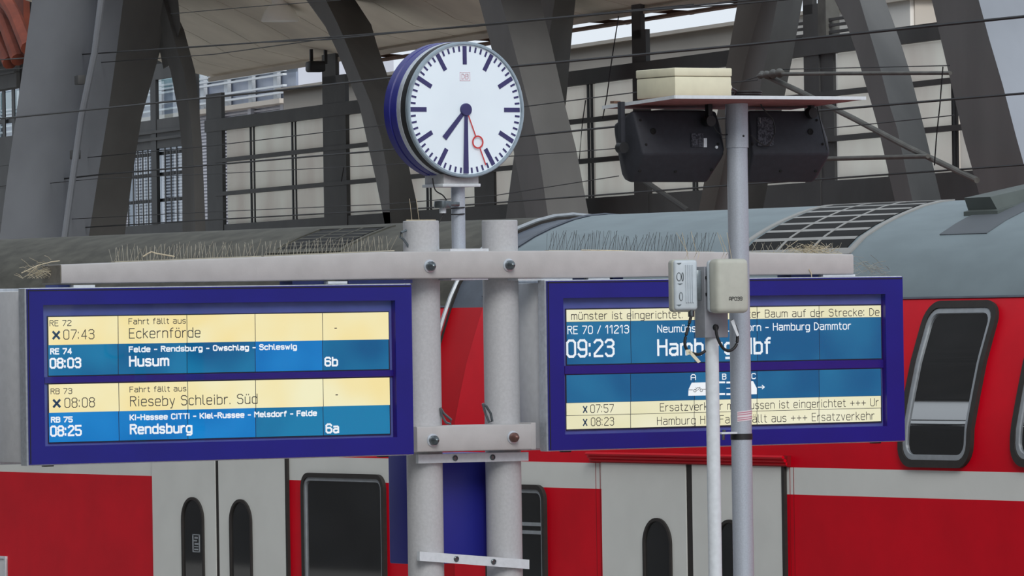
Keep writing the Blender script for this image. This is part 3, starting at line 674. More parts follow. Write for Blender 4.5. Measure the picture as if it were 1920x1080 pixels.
q0, q1 = H.hit(1420, 143, -2.95), H.hit(1468, 136, -2.95)
mb = MB(); mb.tube([q0 + (q1 - q0) * k / 8 for k in range(9)], [0.012, .03, .018, .04, .018, .045, .02, .045, .02], 10); part('insulator', mb, M_arm, br)
q0, q1 = H.hit(1195, 330, -1.0), H.hit(1290, 395, -1.0)
mb = MB(); mb.tube([q0, q1], 0.03, 8); solo('brace', mb, M_steeld, H, tuple(q1), 'short dark brace below the left loudspeaker', 'brace')

# ---------------------------------------------------------------- departure board stand
def pxz(px, py, y): return P.hit(px, py, y)
stand = thing('sign_stand', 'pale grey twin-post stand carrying both departure boards', 'stand', P, (0.0, 0, 0))
zt = pxz(790, 414, 0).z
PX = [pxz(796.5, 900, 0).x, pxz(944, 900, 0).x]; PR = 0.106
for x in PX:
    mb = MB(); mb.lathe([(PR - .004, 0), (PR, .004), (PR, zt - .004), (PR - .004, zt), (PR - .03, zt), (PR - .03, zt - .25), (0, zt - .25)], (x, 0, 0), 48)
    po = part('post', mb, M_post, stand)
    mb = MB(); mb.cyl(x, 0, 0, 0.02, 0.19, 32, 0.004); part('base_plate', mb, M_post, po)
BY0, BY1 = -0.235, 0.0
def bz(px, py): return pxz(px, py, BY0)
def beam(name, st, bev=0.012):
    rings = []
    for px, pt, pb in st:
        a, b = bz(px, pt), bz(px, pb)
        x, zt_, zb_ = a.x, a.z, b.z; c = bev
        rings.append([(x, BY0 + c, zb_), (x, BY0 + c * .3, zb_ + c * .3), (x, BY0, zb_ + c), (x, BY0, zt_ - c), (x, BY0 + c * .3, zt_ - c * .3), (x, BY0 + c, zt_), (x, BY1, zt_), (x, BY1, zb_)])
    mb = MB(); mb.loft([[Vector(q) for q in r] for r in rings]); return mb
bm_ = beam('crossbeam', [(115, 496, 532), (480, 482, 527.5), (720, 472, 523), (868, 470.5, 522), (1090, 469.5, 521.5), (1400, 473, 516), (1600, 476.5, 514)])
cb = part('crossbeam', bm_, M_beam, stand)
a, b_ = bz(115, 496), bz(115, 532); mb = MB(); mb.box(a.x - .006, a.x, BY0 + .004, BY1 - .004, b_.z + .004, a.z - .004); part('end_plate', mb, M_beamend, cb)
mb = beam('', [(782, 800, 848), (996, 794.5, 843)]); lc = part('lower_crossmember', mb, M_beam, stand)
e = bz(1000, 795); mb = MB(); mb.box(e.x - .005, e.x + .03, BY0 + .02, BY1, e.z - .15, e.z + .008, .003); part('end_bracket', mb, M_beam, lc)
def nut(px, py, m, par):
    q = pxz(px, py, BY0)
    mb = MB(); mb.lathe([(0.038, 0), (0.038, -.006), (0.03, -.008)], (q.x, BY0, q.z), 24, 'y'); w_ = part('washer', mb, M_alu, par)
    mb = MB(); mb.lathe([(0.028, -.006), (0.028, -.03), (0.022, -.036), (.017, -.05), (.008, -.06), (0, -.062)], (q.x, BY0, q.z), 6 if False else 18, 'y'); part('bolt', mb, m, par)
nut(805, 499, M_bolt, cb); nut(953.5, 497, M_bolt, cb); nut(811, 825.5, M_bolt, lc); nut(961, 820, M_bolt2, lc)
# small grey shim plates above and below the beam
for (a, b, py, hgt) in ((841, 913, 469, 5), (612, 648, 530, 5), (1100, 1140, 523.5, 5), (135, 175, 537, 5), (843, 912, 524, 3), (968, 1070, 524, 4), (1540, 1600, 517, 4)):
    q0, q1 = pxz(a, py, -.2), pxz(b, py, -.2); mb = MB(); mb.box(q0.x, q1.x, -.22, -.06, q0.z - hgt / 640, q0.z + hgt / 640); part('shim_plate', mb, M_white if hgt > 3 else M_alu, cb)
for (a, b, py) in ((545, 610, 531), (105, 130, 538), (650, 770, 529.5), (1060, 1100, 524), (1145, 1165, 523), (1480, 1540, 517.5)):
    q0, q1 = pxz(a, py, -.15), pxz(b, py, -.15); mb = MB(); mb.box(q0.x, q1.x, -.17, -.02, q0.z - .008, q0.z + .012); part('hanger_block', mb, M_bluein, cb)
# straps round the posts
for pts in (((784.5, 852.5), (991, 847.5), 16.5), ((787, 1034), (992.5, 1049.5), 17.5)):
    (xa, ya), (xb2, yb), h = pts
    a0, a1, b0, b1 = pxz(xa, ya, -.135), pxz(xa, ya + h, -.135), pxz(xb2, yb, -.135), pxz(xb2, yb + h, -.135)
    mb = MB(); mb.prism([a1, b1, b0, a0], (0, 0.03, 0)); sp = part('clamp_bar', mb, M_white, stand, smooth=0)
    for k in (0.33, 0.67):
        c = (a0 + (b0 - a0) * k + a1 + (b1 - a1) * k) / 2
        mb = MB(); mb.lathe([(0.017, 0.0), (0.017, -.006), (.012, -.01), (0.011, -.004), (0.0, -.004)], (c.x, -.135, c.z), 18, 'y'); part('screw', mb, M_bolt, sp)
# carabiners hooked on the posts
for (pts, nm) in ((((826, 765), (832, 775), (846, 787), (845, 795), (836, 792), (828, 778), (826, 765)), 'snap hook hanging right of the left post'), (((905, 757), (912, 762), (920, 775), (923, 790), (917, 792), (910, 775), (905, 757)), 'snap hook beside the right post above the lower crossmember'), (((762, 432), (752, 436), (750, 444), (756, 448), (766, 462), (768, 472)), 'small eye hook on the left post above the beam')):
    q = [pxz(x, y, -.1 if 'eye' not in nm else -.02) for x, y in pts]; mb = MB(); mb.tube(q, 0.0075, 8); solo('snap_hook', mb, M_bolt, P, tuple(q[0]), nm, 'hook')
# blue sign box behind the posts
q0, q1 = pxz(783, 870, 0.125), pxz(925, 870, 0.125); zb = pxz(860, 1056, .125).z; zt2 = pxz(860, 850, .125).z
sg = thing('sign_case', 'plain blue sign case clamped behind the twin posts', 'sign', P, ((q0.x + q1.x) / 2, .3, zb))
mb = MB(); mb.box(q0.x, q1.x, .125, .47, zb, zt2, .008); part('case', mb, M_bluesign, sg)
mb = MB(); mb.box(q0.x - .004, q0.x, .14, .17, zb, zt2); part('edge_strip', mb, M_blue, sg)

# ---------------------------------------------------------------- stroke lettering of the displays
G = {
'0': (4, "01 06 17 37 46 41 30 10 01"), '1': (2.6, "05.5 17 2,7 20"), '2': (4, "06 17 37 46 45 01 00 40"), '3': (4, "06 17 37 46 45 34 14|34 43 41 30 10 01"),
'4': (4, "30 37 02 42"), '5': (4, "47 07 04 34 43 41 30 10 01"), '6': (4, "46 37 17 06 01 10 30 41 43 34 04"), '7': (4, "07 47 46 10"), '8': (4, "14 05 06 17 37 46 45 34 14 03 01 10 30 41 43 34"),
'9': (4, "01 10 30 41 46 37 17 06 04 13 43"), ':': (0.8, "0,4.6 0,5.4|0,0.4 0,1.2"), '.': (0.6, "0,0 0,0.5"), '-': (2.6, "0,3 2.6,3"), '/': (3, "0,0 3,7"), '+': (4, "0,3 4,3|2,1 2,5"), "'": (0.6, "06 07"),
'A': (4, "00 05 17 37 45 40|0,2.8 4,2.8"), 'B': (4, "34 45 46 37 07 00 30 41 43 34 04"), 'C': (4, "46 37 17 06 01 10 30 41"), 'D': (4, "00 07 27 45 42 20 00"), 'E': (3.7, "3.7,7 07 00 3.7,0|0,3.8 3.2,3.8"),
'F': (3.7, "3.7,7 07 00|0,3.8 3.2,3.8"), 'H': (4, "00 07|40 47|04 44"), 'I': (0.6, "0.3,0 0.3,7"), 'K': (4, "00 07|47 1,3.5 40|0,3.5 1,3.5"), 'M': (4.6, "00 07 2.3,4 4.6,7 4.6,0"), 'N': (4, "00 07 40 47"),
'O': (4, "01 06 17 37 46 41 30 10 01"), 'P': (4, "00 07 37 46 45 34 04"), 'R': (4, "00 07 37 46 45 34 04|2,4 40"), 'S': (4, "46 37 17 06 05 14 34 43 41 30 10 01"), 'T': (4, "07 47|27 20"), 'U': (4, "07 01 10 30 41 47"),
'a': (3.6, "0.2,5 3,5 3.6,4.4 3.6,0|3.6,3 1,3 0,2.2 0,0.8 1,0 2.4,0 3.6,1"), 'b': (3.6, "07 00 2.8,0 3.6,0.8 3.6,4.2 2.8,5 1,5 04"), 'c': (3.2, "3.2,4.4 2.6,5 1,5 0,4.2 0,0.8 1,0 2.6,0 3.2,0.6"), 'd': (3.6, "3.6,7 3.6,0 0.8,0 0,0.8 0,4.2 0.8,5 2.6,5 3.6,4"),
'e': (3.6, "3.4,0.4 3,0 0.8,0 0,0.8 0,4.2 0.8,5 2.8,5 3.6,4.2 3.6,2.6 0,2.6"), 'f': (2.4, "0.8,0 0.8,6.2 1.6,7 2.4,7|0,5 2.2,5"), 'g': (3.6, "0.3,-2 2.8,-2 3.6,-1.2 3.6,5|3.6,4 2.6,5 0.8,5 0,4.2 0,0.8 0.8,0 2.6,0 3.6,1"),
'h': (3.6, "07 00|04 1,5 2.8,5 3.6,4.2 3.6,0"), 'i': (0.6, "0.3,0 0.3,5|0.3,6.4 0.3,7"), 'k': (3.2, "07 00|3,5 0,2.4|1,3 3.2,0"), 'l': (1.2, "07 0,0.8 0.8,0 1.2,0"), 'm': (5.2, "05 00|04 0.8,5 2,5 2.6,4.4 2.6,0|2.6,4.2 3.4,5 4.4,5 5.2,4.2 5.2,0"),
'n': (3.6, "05 00|04 1,5 2.8,5 3.6,4.2 3.6,0"), 'o': (3.6, "0,0.8 0,4.2 0.8,5 2.8,5 3.6,4.2 3.6,0.8 2.8,0 0.8,0 0,0.8"), 'r': (2.4, "05 00|0,3.6 1.2,5 2.4,5"), 's': (3.2, "3.1,4.4 2.4,5 0.8,5 0,4.3 0,3.3 0.7,2.7 2.5,2.4 3.2,1.7 3.2,0.7 2.4,0 0.8,0 0,0.6"),
't': (2.4, "0.8,6.6 0.8,0.8 1.6,0 2.4,0|0,5 2.3,5"), 'u': (3.6, "05 0,0.8 0.8,0 2.6,0 3.6,1|3.6,5 3.6,0"), 'v': (3.4, "05 1.7,0 3.4,5"), 'w': (4.6, "05 1.2,0 2.3,4 3.4,0 4.6,5"), 'y': (3.4, "05 1.8,0|3.4,5 1.2,-2 0.4,-2"), 'z': (3.2, "05 3.2,5 00 3.2,0"), ' ': (1.6, ""),
'x': (3, "0,0 3,4|0,4 3,0"), '>': (4, "0,3 4,3|2.6,4.6 4,3 2.6,1.4"),
}
for c, base in (('ä', 'a'), ('ö', 'o'), ('ü', 'u')): G[c] = (G[base][0], G[base][1] + "|1,6.4 1,7|2.6,6.4 2.6,7")
def parse(t):
    out = []
    for tok in t.split():
        out.append(tuple(float(v) for v in tok.split(',')) if ',' in tok else (float(tok[0]), float(tok[1:])))
    return out
def lettering(text, x0, x1, zb, cap, w, y, gap=1.7):
    """strokes of a narrow display face between x0 and x1, baseline zb, capital height cap"""
    tot = sum(G[c][0] + gap for c in text) - gap; sx = (x1 - x0 - w) / tot; sz = (cap - w) / 7.0
    mb = MB(); cx = 0; h = w / 2
    for c in text:
        gw, t = G[c]
        for pl in (t.split('|') if t else []):
            p = [Vector((x0 + h + (cx + u) * sx, y, zb + h + v * sz)) for u, v in parse(pl)]
            for a, b in zip(p, p[1:]):
                d = b - a
                if d.length < 1e-6: continue
                d.normalize(); nrm = Vector((-d.z, 0, d.x)) * h; e = d * (h * 0.75)
                mb.face([a - e - nrm, b + e - nrm, b + e + nrm, a - e + nrm])
        cx += gw + gap
    return mb
def put(scr, text, pl, pr, pyb, pyt, m, wpx, y, gap=1.7):
    """pl/pr: image columns of the first and last stroke; pyb/pyt: baseline and cap line at the left end"""
    a = pxz(pl, pyb, y); b = pxz(pr, pyb, y); c = pxz(pl, pyt, y)
    mb = lettering(text, a.x, b.x, a.z, c.z - a.z, wpx / 316.0, y, gap)
    return part('lettering', mb, m, scr, smooth=0, recalc=False)

# ---------------------------------------------------------------- the two boards
FY = -0.27; SYD = FY + 0.045      # bezel front plane, screen plane
def board(label, L, R_, Tt, Bb, iL, iR, iT, iB, depth=0.52):
    q = pxz(L, Tt, FY); q2 = pxz(R_, Bb, FY); x0, x1 = q.x, q2.x; z1 = q.z; z0 = pxz(L, Bb, FY).z if False else q2.z
    t = thing('departure_board', label, 'display board', P, ((x0 + x1) / 2, FY + depth / 2, z0))
    ix0, ix1, iz1, iz0 = pxz(iL, iT, FY).x, pxz(iR, iB, FY).x, pxz(iL, iT, FY).z, pxz(iL, iB, FY).z
    # casing behind the bezel
    mb = MB(); mb.box(x0 + .03, x1 - .03, FY + .08, FY + depth - .08, z0 + .01, z1 - .01, .006); part('casing', mb, M_case, t)
    for yy in (FY + .0, FY + depth):
        s_ = 1 if yy == FY else -1
        mb = MB(); ya, yb = sorted((yy + s_ * .012, yy + s_ * .09)); ww = .03
        for (q0_, q1_, r0_, r1_) in ((x0 - .004, x0 + ww, z0 - .006, z1 + .006), (x1 - ww, x1 + .004, z0 - .006, z1 + .006), (x0 + ww, x1 - ww, z0 - .006, z0 + ww), (x0 + ww, x1 - ww, z1 - ww, z1 + .006)):
            mb.box(q0_, q1_, ya, yb, r0_, r1_, .003, 1)
        part('edge_profile', mb, M_alu, t)
    # bezel: four mitred bars with a recess
    bz_ = MB(); o = [(x0 + .006, z0), (x1, z0), (x1, z1), (x0 + .006, z1)]; i_ = [(ix0, iz0), (ix1, iz0), (ix1, iz1), (ix0, iz1)]
    for k in range(4):
        k2 = (k + 1) % 4
        bz_.hexa([(o[k][0], FY, o[k][1]), (o[k2][0], FY, o[k2][1]), (i_[k2][0], FY, i_[k2][1]), (i_[k][0], FY, i_[k][1]),
                  (o[k][0], FY + .06, o[k][1]), (o[k2][0], FY + .06, o[k2][1]), (i_[k2][0], FY + .06, i_[k2][1]), (i_[k][0], FY + .06, i_[k][1])])
    # the casing plate closes the window behind the screens
    bezel = part('bezel', bz_, M_blue, t, smooth=0)
    mb = MB(); mb.box(ix0 - .002, ix1 + .002, SYD + .002, SYD + .012, iz0 - .002, iz1 + .002); part('mask', mb, M_bluein, bezel)
    mb = MB(); mb.box(x0 + .01, x0 + .016, FY - .002, FY, z0 + .005, z1 - .005); mb.box(x0 + .01, x1 - .006, FY - .002, FY, z1 - .012, z1 - .006); part('gasket', mb, M_black, bezel)
    mb = MB(); mb.box(x0 + .02, x1 - .02, FY + depth, FY + depth - .02, z0 + .05, z1 - .05); part('rear_face', mb, M_blue, t)
    mb = MB(); mb.box(ix0 - .003, ix1 + .003, FY + .003, FY + .006, iz0 - .003, iz1 + .003); part('glass', mb, M_glass, t, smooth=0)
    for k in (.06, .93):
        mb = MB(); xx = x0 + (x1 - x0) * k; mb.box(xx - .03, xx + .03, FY + .04, FY + .08, z0 - .014, z0, .003); part('latch', mb, M_black, t)
    return t
def screen(t, pl, pr, rows_px, cols_px, mats, bright=()):
    """rows_px: image rows at the left end, top to bottom; cells between them; cols_px: seams"""
    q = pxz(pl, rows_px[0], SYD); q2 = pxz(pl, rows_px[-1], SYD); xr = pxz(pr, rows_px[0], SYD).x
    mb = MB(); mb.box(q.x - .006, xr + .006, SYD - .006, SYD, q2.z - .006, q.z + .006); s = part('screen', mb, M_seam, t, smooth=0)
    cp_ = [pl] + cols_px + [pr]
    for ri, (a, b) in enumerate(zip(rows_px, rows_px[1:])):
        za, zb = pxz(pl, a, SYD).z, pxz(pl, b, SYD).z
        for ci, (c, d) in enumerate(zip(cp_, cp_[1:])):
            xc, xd = pxz(c, a, SYD).x, pxz(d, a, SYD).x
            gp = .0028; gz = 0.0015 if mats[ri] is M_yel2 else 0.0
            m = M_cyan3 if (ri, ci) in bright else mats[ri]
            mb = MB(); mb.box(xc + (gp if ci else 0), xd - (gp if ci < len(cols_px) else 0), SYD - .009, SYD - .005, zb + gz, za - gz); part('display_cell', mb, m, s, smooth=0)
    return s
TY = SYD - .0115
bl = board('blue departure board on the left listing Husum and Rendsburg', 49, 776, 542, 851.5, 81, 745, 572, 837)
s1 = screen(bl, 89.5, 727, [594.5, 647, 704.5], [220, 349, 477, 603.5], [M_yel, M_cyan], ((1, 3),))
s2 = screen(bl, 90.5, 729, [721, 774, 829.5], [221.5, 350.5, 478, 604.5], [M_yel, M_cyan], ((1, 1), (1, 2), (1, 0)))
D_, W_, X_ = M_txd, M_txt, M_txx
def divider(t, l, r, yt, yb):
    a, b = pxz(l, yt, SYD), pxz(r, yb, SYD); c = pxz(l, yb, SYD)
    mb = MB(); mb.box(a.x, b.x, SYD - .012, SYD, c.z, a.z, .002, 1); part('divider_bar', mb, M_blue, t)
divider(bl, 82, 744, 707, 719)
put(s1, 'RE 72', 93, 134, 612, 600.5, D_, 1.3, TY); put(s1, 'x', 98, 113, 637, 611, X_, 4.2, TY); put(s1, '07:43', 119, 177, 637, 618, D_, 1.6, TY)
put(s1, 'Fahrt fällt aus', 241, 348.5, 608.5, 597, D_, 1.3, TY); put(s1, 'Eckernförde', 242, 376, 635, 615.5, D_, 1.7, TY)
put(s1, 'RE 74', 94, 135, 665, 653, W_, 2.4, TY); put(s1, '08:03', 93, 152.5, 691.5, 671, W_, 3.4, TY)
put(s1, 'Felde - Rendsburg - Owschlag - Schleswig', 241.5, 557, 661, 649.5, W_, 2.3, TY); put(s1, 'Husum', 242, 317.5, 688, 667, W_, 3.6, TY)
put(s1, '-', 627, 632, 622, 607, M_ink, 1.8, TY); put(s1, '6b', 608.5, 634, 687.5, 669, W_, 3.4, TY)
put(s2, 'RB 73', 95, 135.5, 739.5, 728.5, D_, 1.3, TY); put(s2, 'x', 99, 114, 765, 739, X_, 4.2, TY); put(s2, '08:08', 121, 178, 765, 746, D_, 1.6, TY)
put(s2, 'Fahrt fällt aus', 243, 349.5, 736, 725, D_, 1.3, TY); put(s2, 'Rieseby Schleibr. Süd', 244, 483, 762.5, 743, D_, 1.7, TY)
put(s2, 'RB 75', 95.5, 136.5, 793, 781.5, W_, 2.4, TY); put(s2, '08:25', 94, 153.5, 819, 798, W_, 3.4, TY)
put(s2, 'KI-Hassee CITTI - Kiel-Russee - Melsdorf - Felde', 243, 594.5, 788.5, 777, W_, 2.3, TY); put(s2, 'Rendsburg', 243.5, 361, 815, 795, W_, 3.5, TY)
put(s2, '-', 629, 634, 747, 732, M_ink, 1.8, TY); put(s2, '6a', 610.5, 636, 813, 794, W_, 3.4, TY)

bR = board('blue departure board on the right showing Hamburg Hbf and a running notice', 1024, 1697, 527, 826, 1056, 1664, 559, 815)
s3 = screen(bR, 1061, 1650, [580.5, 604, 683.5], [1181, 1300.5, 1418, 1534.5], [M_yel2, M_cyan2])
s4 = screen(bR, 1061, 1650, [703.5, 755.5, 779.5, 805.5], [1181, 1300.5, 1418, 1534.5], [M_cyan2, M_yel2, M_yel2])
divider(bR, 1057, 1663, 686, 702)
put(s3, 'münster ist eingerichtet.', 1071, 1281, 600, 585, D_, 1.5, TY)
put(s3, 'umgestürzter Baum auf der Strecke: De', 1312, 1649, 597.5, 582.5, D_, 1.5, TY)
put(s3, 'RE 70 / 11213', 1064, 1179.5, 627, 611, W_, 1.9, TY); put(s3, '09:23', 1062, 1152.5, 671, 636.5, W_, 4.4, TY)
put(s3, 'Neumünster - Elmshorn - Hamburg Dammtor', 1232.5, 1596, 624, 609, W_, 1.9, TY); put(s3, 'Hamburg Hbf', 1232.5, 1446, 668, 635.5, W_, 4.6, TY)
put(s4, 'A', 1295, 1305, 713, 701.5, W_, 1.9, TY); put(s4, 'B', 1354, 1362, 712, 700.5, W_, 1.9, TY); put(s4, 'C', 1409, 1417.5, 711, 699.5, W_, 1.9, TY)
put(s4, 'x', 1093, 1101.5, 774.5, 753, X_, 2.6, TY); put(s4, '07:57', 1107, 1151, 774.5, 758.5, D_, 1.4, TY)
put(s4, 'x', 1093, 1101.5, 799, 777, X_, 2.6, TY); put(s4, '08:23', 1108, 1151.5, 799, 783, D_, 1.4, TY)
put(s4, 'Ersatzverkehr mit Bussen ist eingerichtet +++ Ur', 1237.5, 1648, 771.5, 756, D_, 1.4, TY)
put(s4, 'Hamburg Hbf Fahrt fällt aus +++ Ersatzverkehr', 1232, 1640, 797.5, 781.5, D_, 1.4, TY)
# formation diagram: coach A with bicycle mark, coaches with class 2, leading coach C, arrow
def poly(mb, pts, y):
    mb.face([pxz(x, yy, y) for x, yy in pts])
mb = MB()
poly(mb, [(1290.5, 742), (1325, 741.3), (1325, 716.8), (1297, 717.5), (1291, 730)], TY)
for (a, b) in ((1326.5, 1331), (1334, 1360), (1362, 1381)):
    a2, b2 = (1326.5, 1359.5) if a == 1326.5 else (1362, 1392) if a == 1334 else (1394, 1402)
    for t0, t1 in ((715.5, 719), (737.5, 741)): poly(mb, [(a2, t1), (b2, t1 - .4), (b2, t0 - .4), (a2, t0)], TY)
    poly(mb, [(a2, 729), (a2 + (b2 - a2) * .45, 728.7), (a2 + (b2 - a2) * .45, 727), (a2, 727.3)], TY)
poly(mb, [(1404, 739.5), (1419, 739), (1419, 728), (1412, 714.5), (1404, 714.8)], TY)
part('coach_diagram', mb, M_txt, s4, smooth=0, recalc=False)
put(s4, '2', 1374, 1381, 734, 722, W_, 2.2, TY); put(s4, '>', 1421, 1434, 733, 717, W_, 1.8, TY)
mb = MB()
for cx_, cy_ in ((1303, 732.5), (1315, 731.8)):
    q = [pxz(cx_ + 3 * math.cos(k * PI / 6), cy_ + 3 * math.sin(k * PI / 6), TY - .001) for k in range(13)]
    q2 = [pxz(cx_ + 2 * math.cos(k * PI / 6), cy_ + 2 * math.sin(k * PI / 6), TY - .001) for k in range(13)]
    for k in range(12): mb.face([q[k], q[k + 1], q2[k + 1], q2[k]])
for a, b in (((1303, 732), (1307, 727)), ((1307, 727), (1313, 727)), ((1313, 727), (1308, 732)), ((1308, 732), (1304, 726)), ((1315, 732), (1312, 725)), ((1291, 731), (1299, 731)), ((1318, 730), (1325, 730))):
    poly(mb, [(a[0], a[1] + .5), (b[0], b[1] + .5), (b[0], b[1] - .5), (a[0], a[1] - .5)], TY - .001)
part('bicycle_mark', mb, M_txd, s4, smooth=0, recalc=False)

# ---------------------------------------------------------------- platform clock
CYF = -0.14
c0 = pxz(874.5, 205.5, CYF); CR = 0.400
ck = thing('platform_clock', 'round white platform clock with blue drum housing above the beam', 'clock', P, (c0.x, 0, c0.z - CR))
cc = (c0.x, 0, c0.z)
mb = MB(); mb.lathe([(CR - .03, CYF + .025), (CR - .004, CYF + .03), (CR, CYF + .05), (CR, CYF + .085), (CR - .012, CYF + .09)], cc, 72, 'y'); part('front_ring', mb, M_black, ck, 'dark glossy ring behind the dial')
mb = MB(); mb.lathe([(CR - .012, CYF + .082), (CR + .002, CYF + .086), (CR + .002, CYF + .128), (CR - .012, CYF + .132)], cc, 72, 'y'); part('grey_band', mb, M_alu, ck)
mb = MB(); mb.lathe([(CR - .02, CYF + .12), (CR + .004, CYF + .13), (CR + .004, CYF + .19), (CR - .006, CYF + .195), (CR - .006, CYF + .205), (CR + .004, CYF + .21), (CR + .004, CYF + .27), (CR - .02, CYF + .285), (0, CYF + .285)], cc, 72, 'y'); part('housing', mb, M_blue, ck, 'cobalt blue drum')
mb = MB(); mb.lathe([(CR - .02, CYF + .03), (CR - .001, CYF + .03), (CR, CYF + .004), (CR - .006, CYF - .002), (CR - .016, CYF - .002), (CR - .02, CYF + .004), (CR - .02, CYF + .03)], cc, 72, 'y'); part('rim', mb, M_rim, ck)
mb = MB(); mb.lathe([(0, CYF + .012), (CR - .018, CYF + .012), (CR - .018, CYF + .03), (0, CYF + .03)], cc, 72, 'y'); dial = part('dial', mb, M_dial, ck)
RD = CR - .02
def radial(ang, r0, r1, w0, w1, y, th=.002):
    d = Vector((math.sin(ang), 0, math.cos(ang))); n = Vector((math.cos(ang), 0, -math.sin(ang))); c = Vector((c0.x, y, c0.z))
    mb = MB(); mb.prism([c + d * r0 - n * w0 / 2, c + d * r0 + n * w0 / 2, c + d * r1 + n * w1 / 2, c + d * r1 - n * w1 / 2], (0, th, 0)); return mb
for k in range(60):
    a = k * PI / 30
    if k % 5 == 0: part('hour_mark', radial(a, RD * .70, RD * .985, .027, .027, CYF + .0095), M_mark, dial, smooth=0)
    else: part('minute_mark', radial(a, RD * .90, RD * .985, .0115, .0115, CYF + .0095), M_mark, dial, smooth=0)
part('hour_hand', radial(math.radians(221.5), -.0, .225, .024, .034, CYF + .006), M_mark, ck, smooth=0)
part('minute_hand', radial(math.radians(181), .0, .375, .022, .036, CYF + .002), M_mark, ck, smooth=0)
mb = radial(math.radians(158.5), .0, .168, .006, .007, CYF - .001); 
a = math.radians(158.5); d = Vector((math.sin(a), 0, math.cos(a)))
for k in range(28):
    t0, t1 = 2 * PI * k / 28, 2 * PI * (k + 1) / 28; c = Vector((c0.x, CYF - .001, c0.z)) + d * .205
    f = lambda t, r: c + Vector((math.cos(t) * r, 0, math.sin(t) * r))
    mb.hexa([f(t0, .030), f(t1, .030), f(t1, .039), f(t0, .039)] + [q + Vector((0, .002, 0)) for q in (f(t0, .030), f(t1, .030), f(t1, .039), f(t0, .039))])
n_ = Vector((math.cos(a), 0, -math.sin(a))); c = Vector((c0.x, CYF - .001, c0.z))
mb.prism([c + d * .243 - n_ * .0035, c + d * .243 + n_ * .0035, c + d * .35 + n_ * .0035, c + d * .35 - n_ * .0035], (0, .002, 0))
part('second_hand', mb, M_sec, ck, smooth=0)
mb = MB(); mb.lathe([(0, CYF - .006), (.034, CYF - .006), (.037, CYF - .002), (.037, CYF + .012)], (c0.x, 0, c0.z), 32, 'y'); part('hub', mb, M_mark, ck)
# faint logo: a rounded square with the letters DB
zl = c0.z + .195; hw, hh = .035, .026
mb = MB()
for (x0, x1, z0, z1) in ((-hw, hw, hh - .003, hh), (-hw, hw, -hh, -hh + .003), (-hw, -hw + .003, -hh, hh), (hw - .003, hw, -hh, hh)):
    mb.box(c0.x + x0, c0.x + x1, CYF + .010, CYF + .012, zl + z0, zl + z1)
part('logo', mb, M_logo, dial, smooth=0)
part('lettering', lettering('DB', c0.x - .024, c0.x + .024, zl - .017, .034, .005, CYF + .0095), M_logo, dial, smooth=0, recalc=False)
q = pxz(857, 349, 0); zb2 = pxz(857, 334, 0).z
mb = MB(); mb.box(c0.x - .12 - .012, c0.x + .12 - .012, -.09, .13, q.z, c0.z - CR + .03, .004); part('foot_block', mb, M_post, ck)
mb = MB(); mb.box(c0.x - .145, c0.x + .115, -.1, .14, q.z - .006, q.z + .012, .003); part('foot_plate', mb, M_white, ck)
zbt = pxz(860, 470, -.1).z + .004
xp = pxz(859.5, 420, 0).x
mb = MB(); mb.cyl(xp, 0, zbt, q.z, .041, 32); part('clock_pole', mb, M_galv, ck)
mb = MB(); mb.box(xp - .07, xp + .13, -.1, .08, zbt - .01, zbt + .006, .002); part('pole_base', mb, M_beam, ck)
# small sensor with cables beside the clock pole
q = pxz(830, 390, -.06)
sn = thing('sensor', 'small grey round sensor clipped left of the clock pole', 'sensor', P, tuple(q))
mb = MB(); mb.lathe([(.05, q.z), (.052, q.z + .012), (.05, q.z + .04), (.02, q.z + .045)], (q.x, q.y, 0), 28); part('cap', mb, M_bolt, sn)
mb = MB(); mb.lathe([(.02, q.z - .03), (.02, q.z), (.05, q.z), (.05, q.z + .004)], (q.x, q.y, 0), 20); part('lens', mb, M_white, sn)
mb = MB(); mb.box(q.x + .03, xp - .03, q.y - .01, q.y + .02, q.z + .01, q.z + .035, .003); part('bracket', mb, M_bolt, sn)
def cable(pts, r, label, fr=P, y=-.06, m=None, name='cable'):
    q = [fr.hit(px, py, y) for px, py in pts]
    # smooth by Catmull-Rom
    out = []
    for i in range(len(q) - 1):
        p0, p1, p2, p3 = q[max(i - 1, 0)], q[i], q[i + 1], q[min(i + 2, len(q) - 1)]
        for k in range(6):
            t = k / 6; out.append(0.5 * ((2 * p1) + (p2 - p0) * t + (2 * p0 - 5 * p1 + 4 * p2 - p3) * t * t + (3 * p1 - p0 - 3 * p2 + p3) * t ** 3))
    out.append(q[-1]); mb = MB(); mb.tube(out, r, 8); return solo(name, mb, m or M_black, fr, tuple(q[0]), label, 'cable')
cable([(811, 334), (816, 356), (830, 366), (837, 375)], .004, 'thin black cable looping from the clock to the sensor')
cable([(846, 391), (858, 390), (871, 389)], .004, 'upper black tie round the clock pole', y=-.046)
cable([(846, 402), (858, 402), (871, 401)], .004, 'lower black tie round the clock pole', y=-.046)
cable([(834, 395), (826, 412), (818, 426), (816, 434)], .004, 'thin black cable dangling beside the left post top')

# ---------------------------------------------------------------- loudspeaker pole
sp = thing('speaker_pole', 'galvanised round pole carrying the loudspeaker shelf', 'pole', S, (0, 0, 0))
zp = S.hit(1385, 184, 0).z; zsl = S.hit(1385, 277, 0).z
mb = MB(); mb.cyl(0, 0, 0, zsl + .05, .0565, 40); part('pole', mb, M_galv, sp)
mb = MB(); mb.lathe([(.058, zsl), (.062, zsl), (.062, zp)], (0, 0, 0), 40); part('sleeve', mb, M_galv, sp)
mb = MB(); mb.cyl(0, 0, 0, .02, .14, 24); part('base_plate', mb, M_galv, sp)
q = S.hit(1394, 255, -.062); mb = MB(); mb.lathe([(.006, .002), (.006, -.003), (0, -.004)], (q.x, -.061, q.z), 12, 'y'); part('grub_screw', mb, M_black, sp)
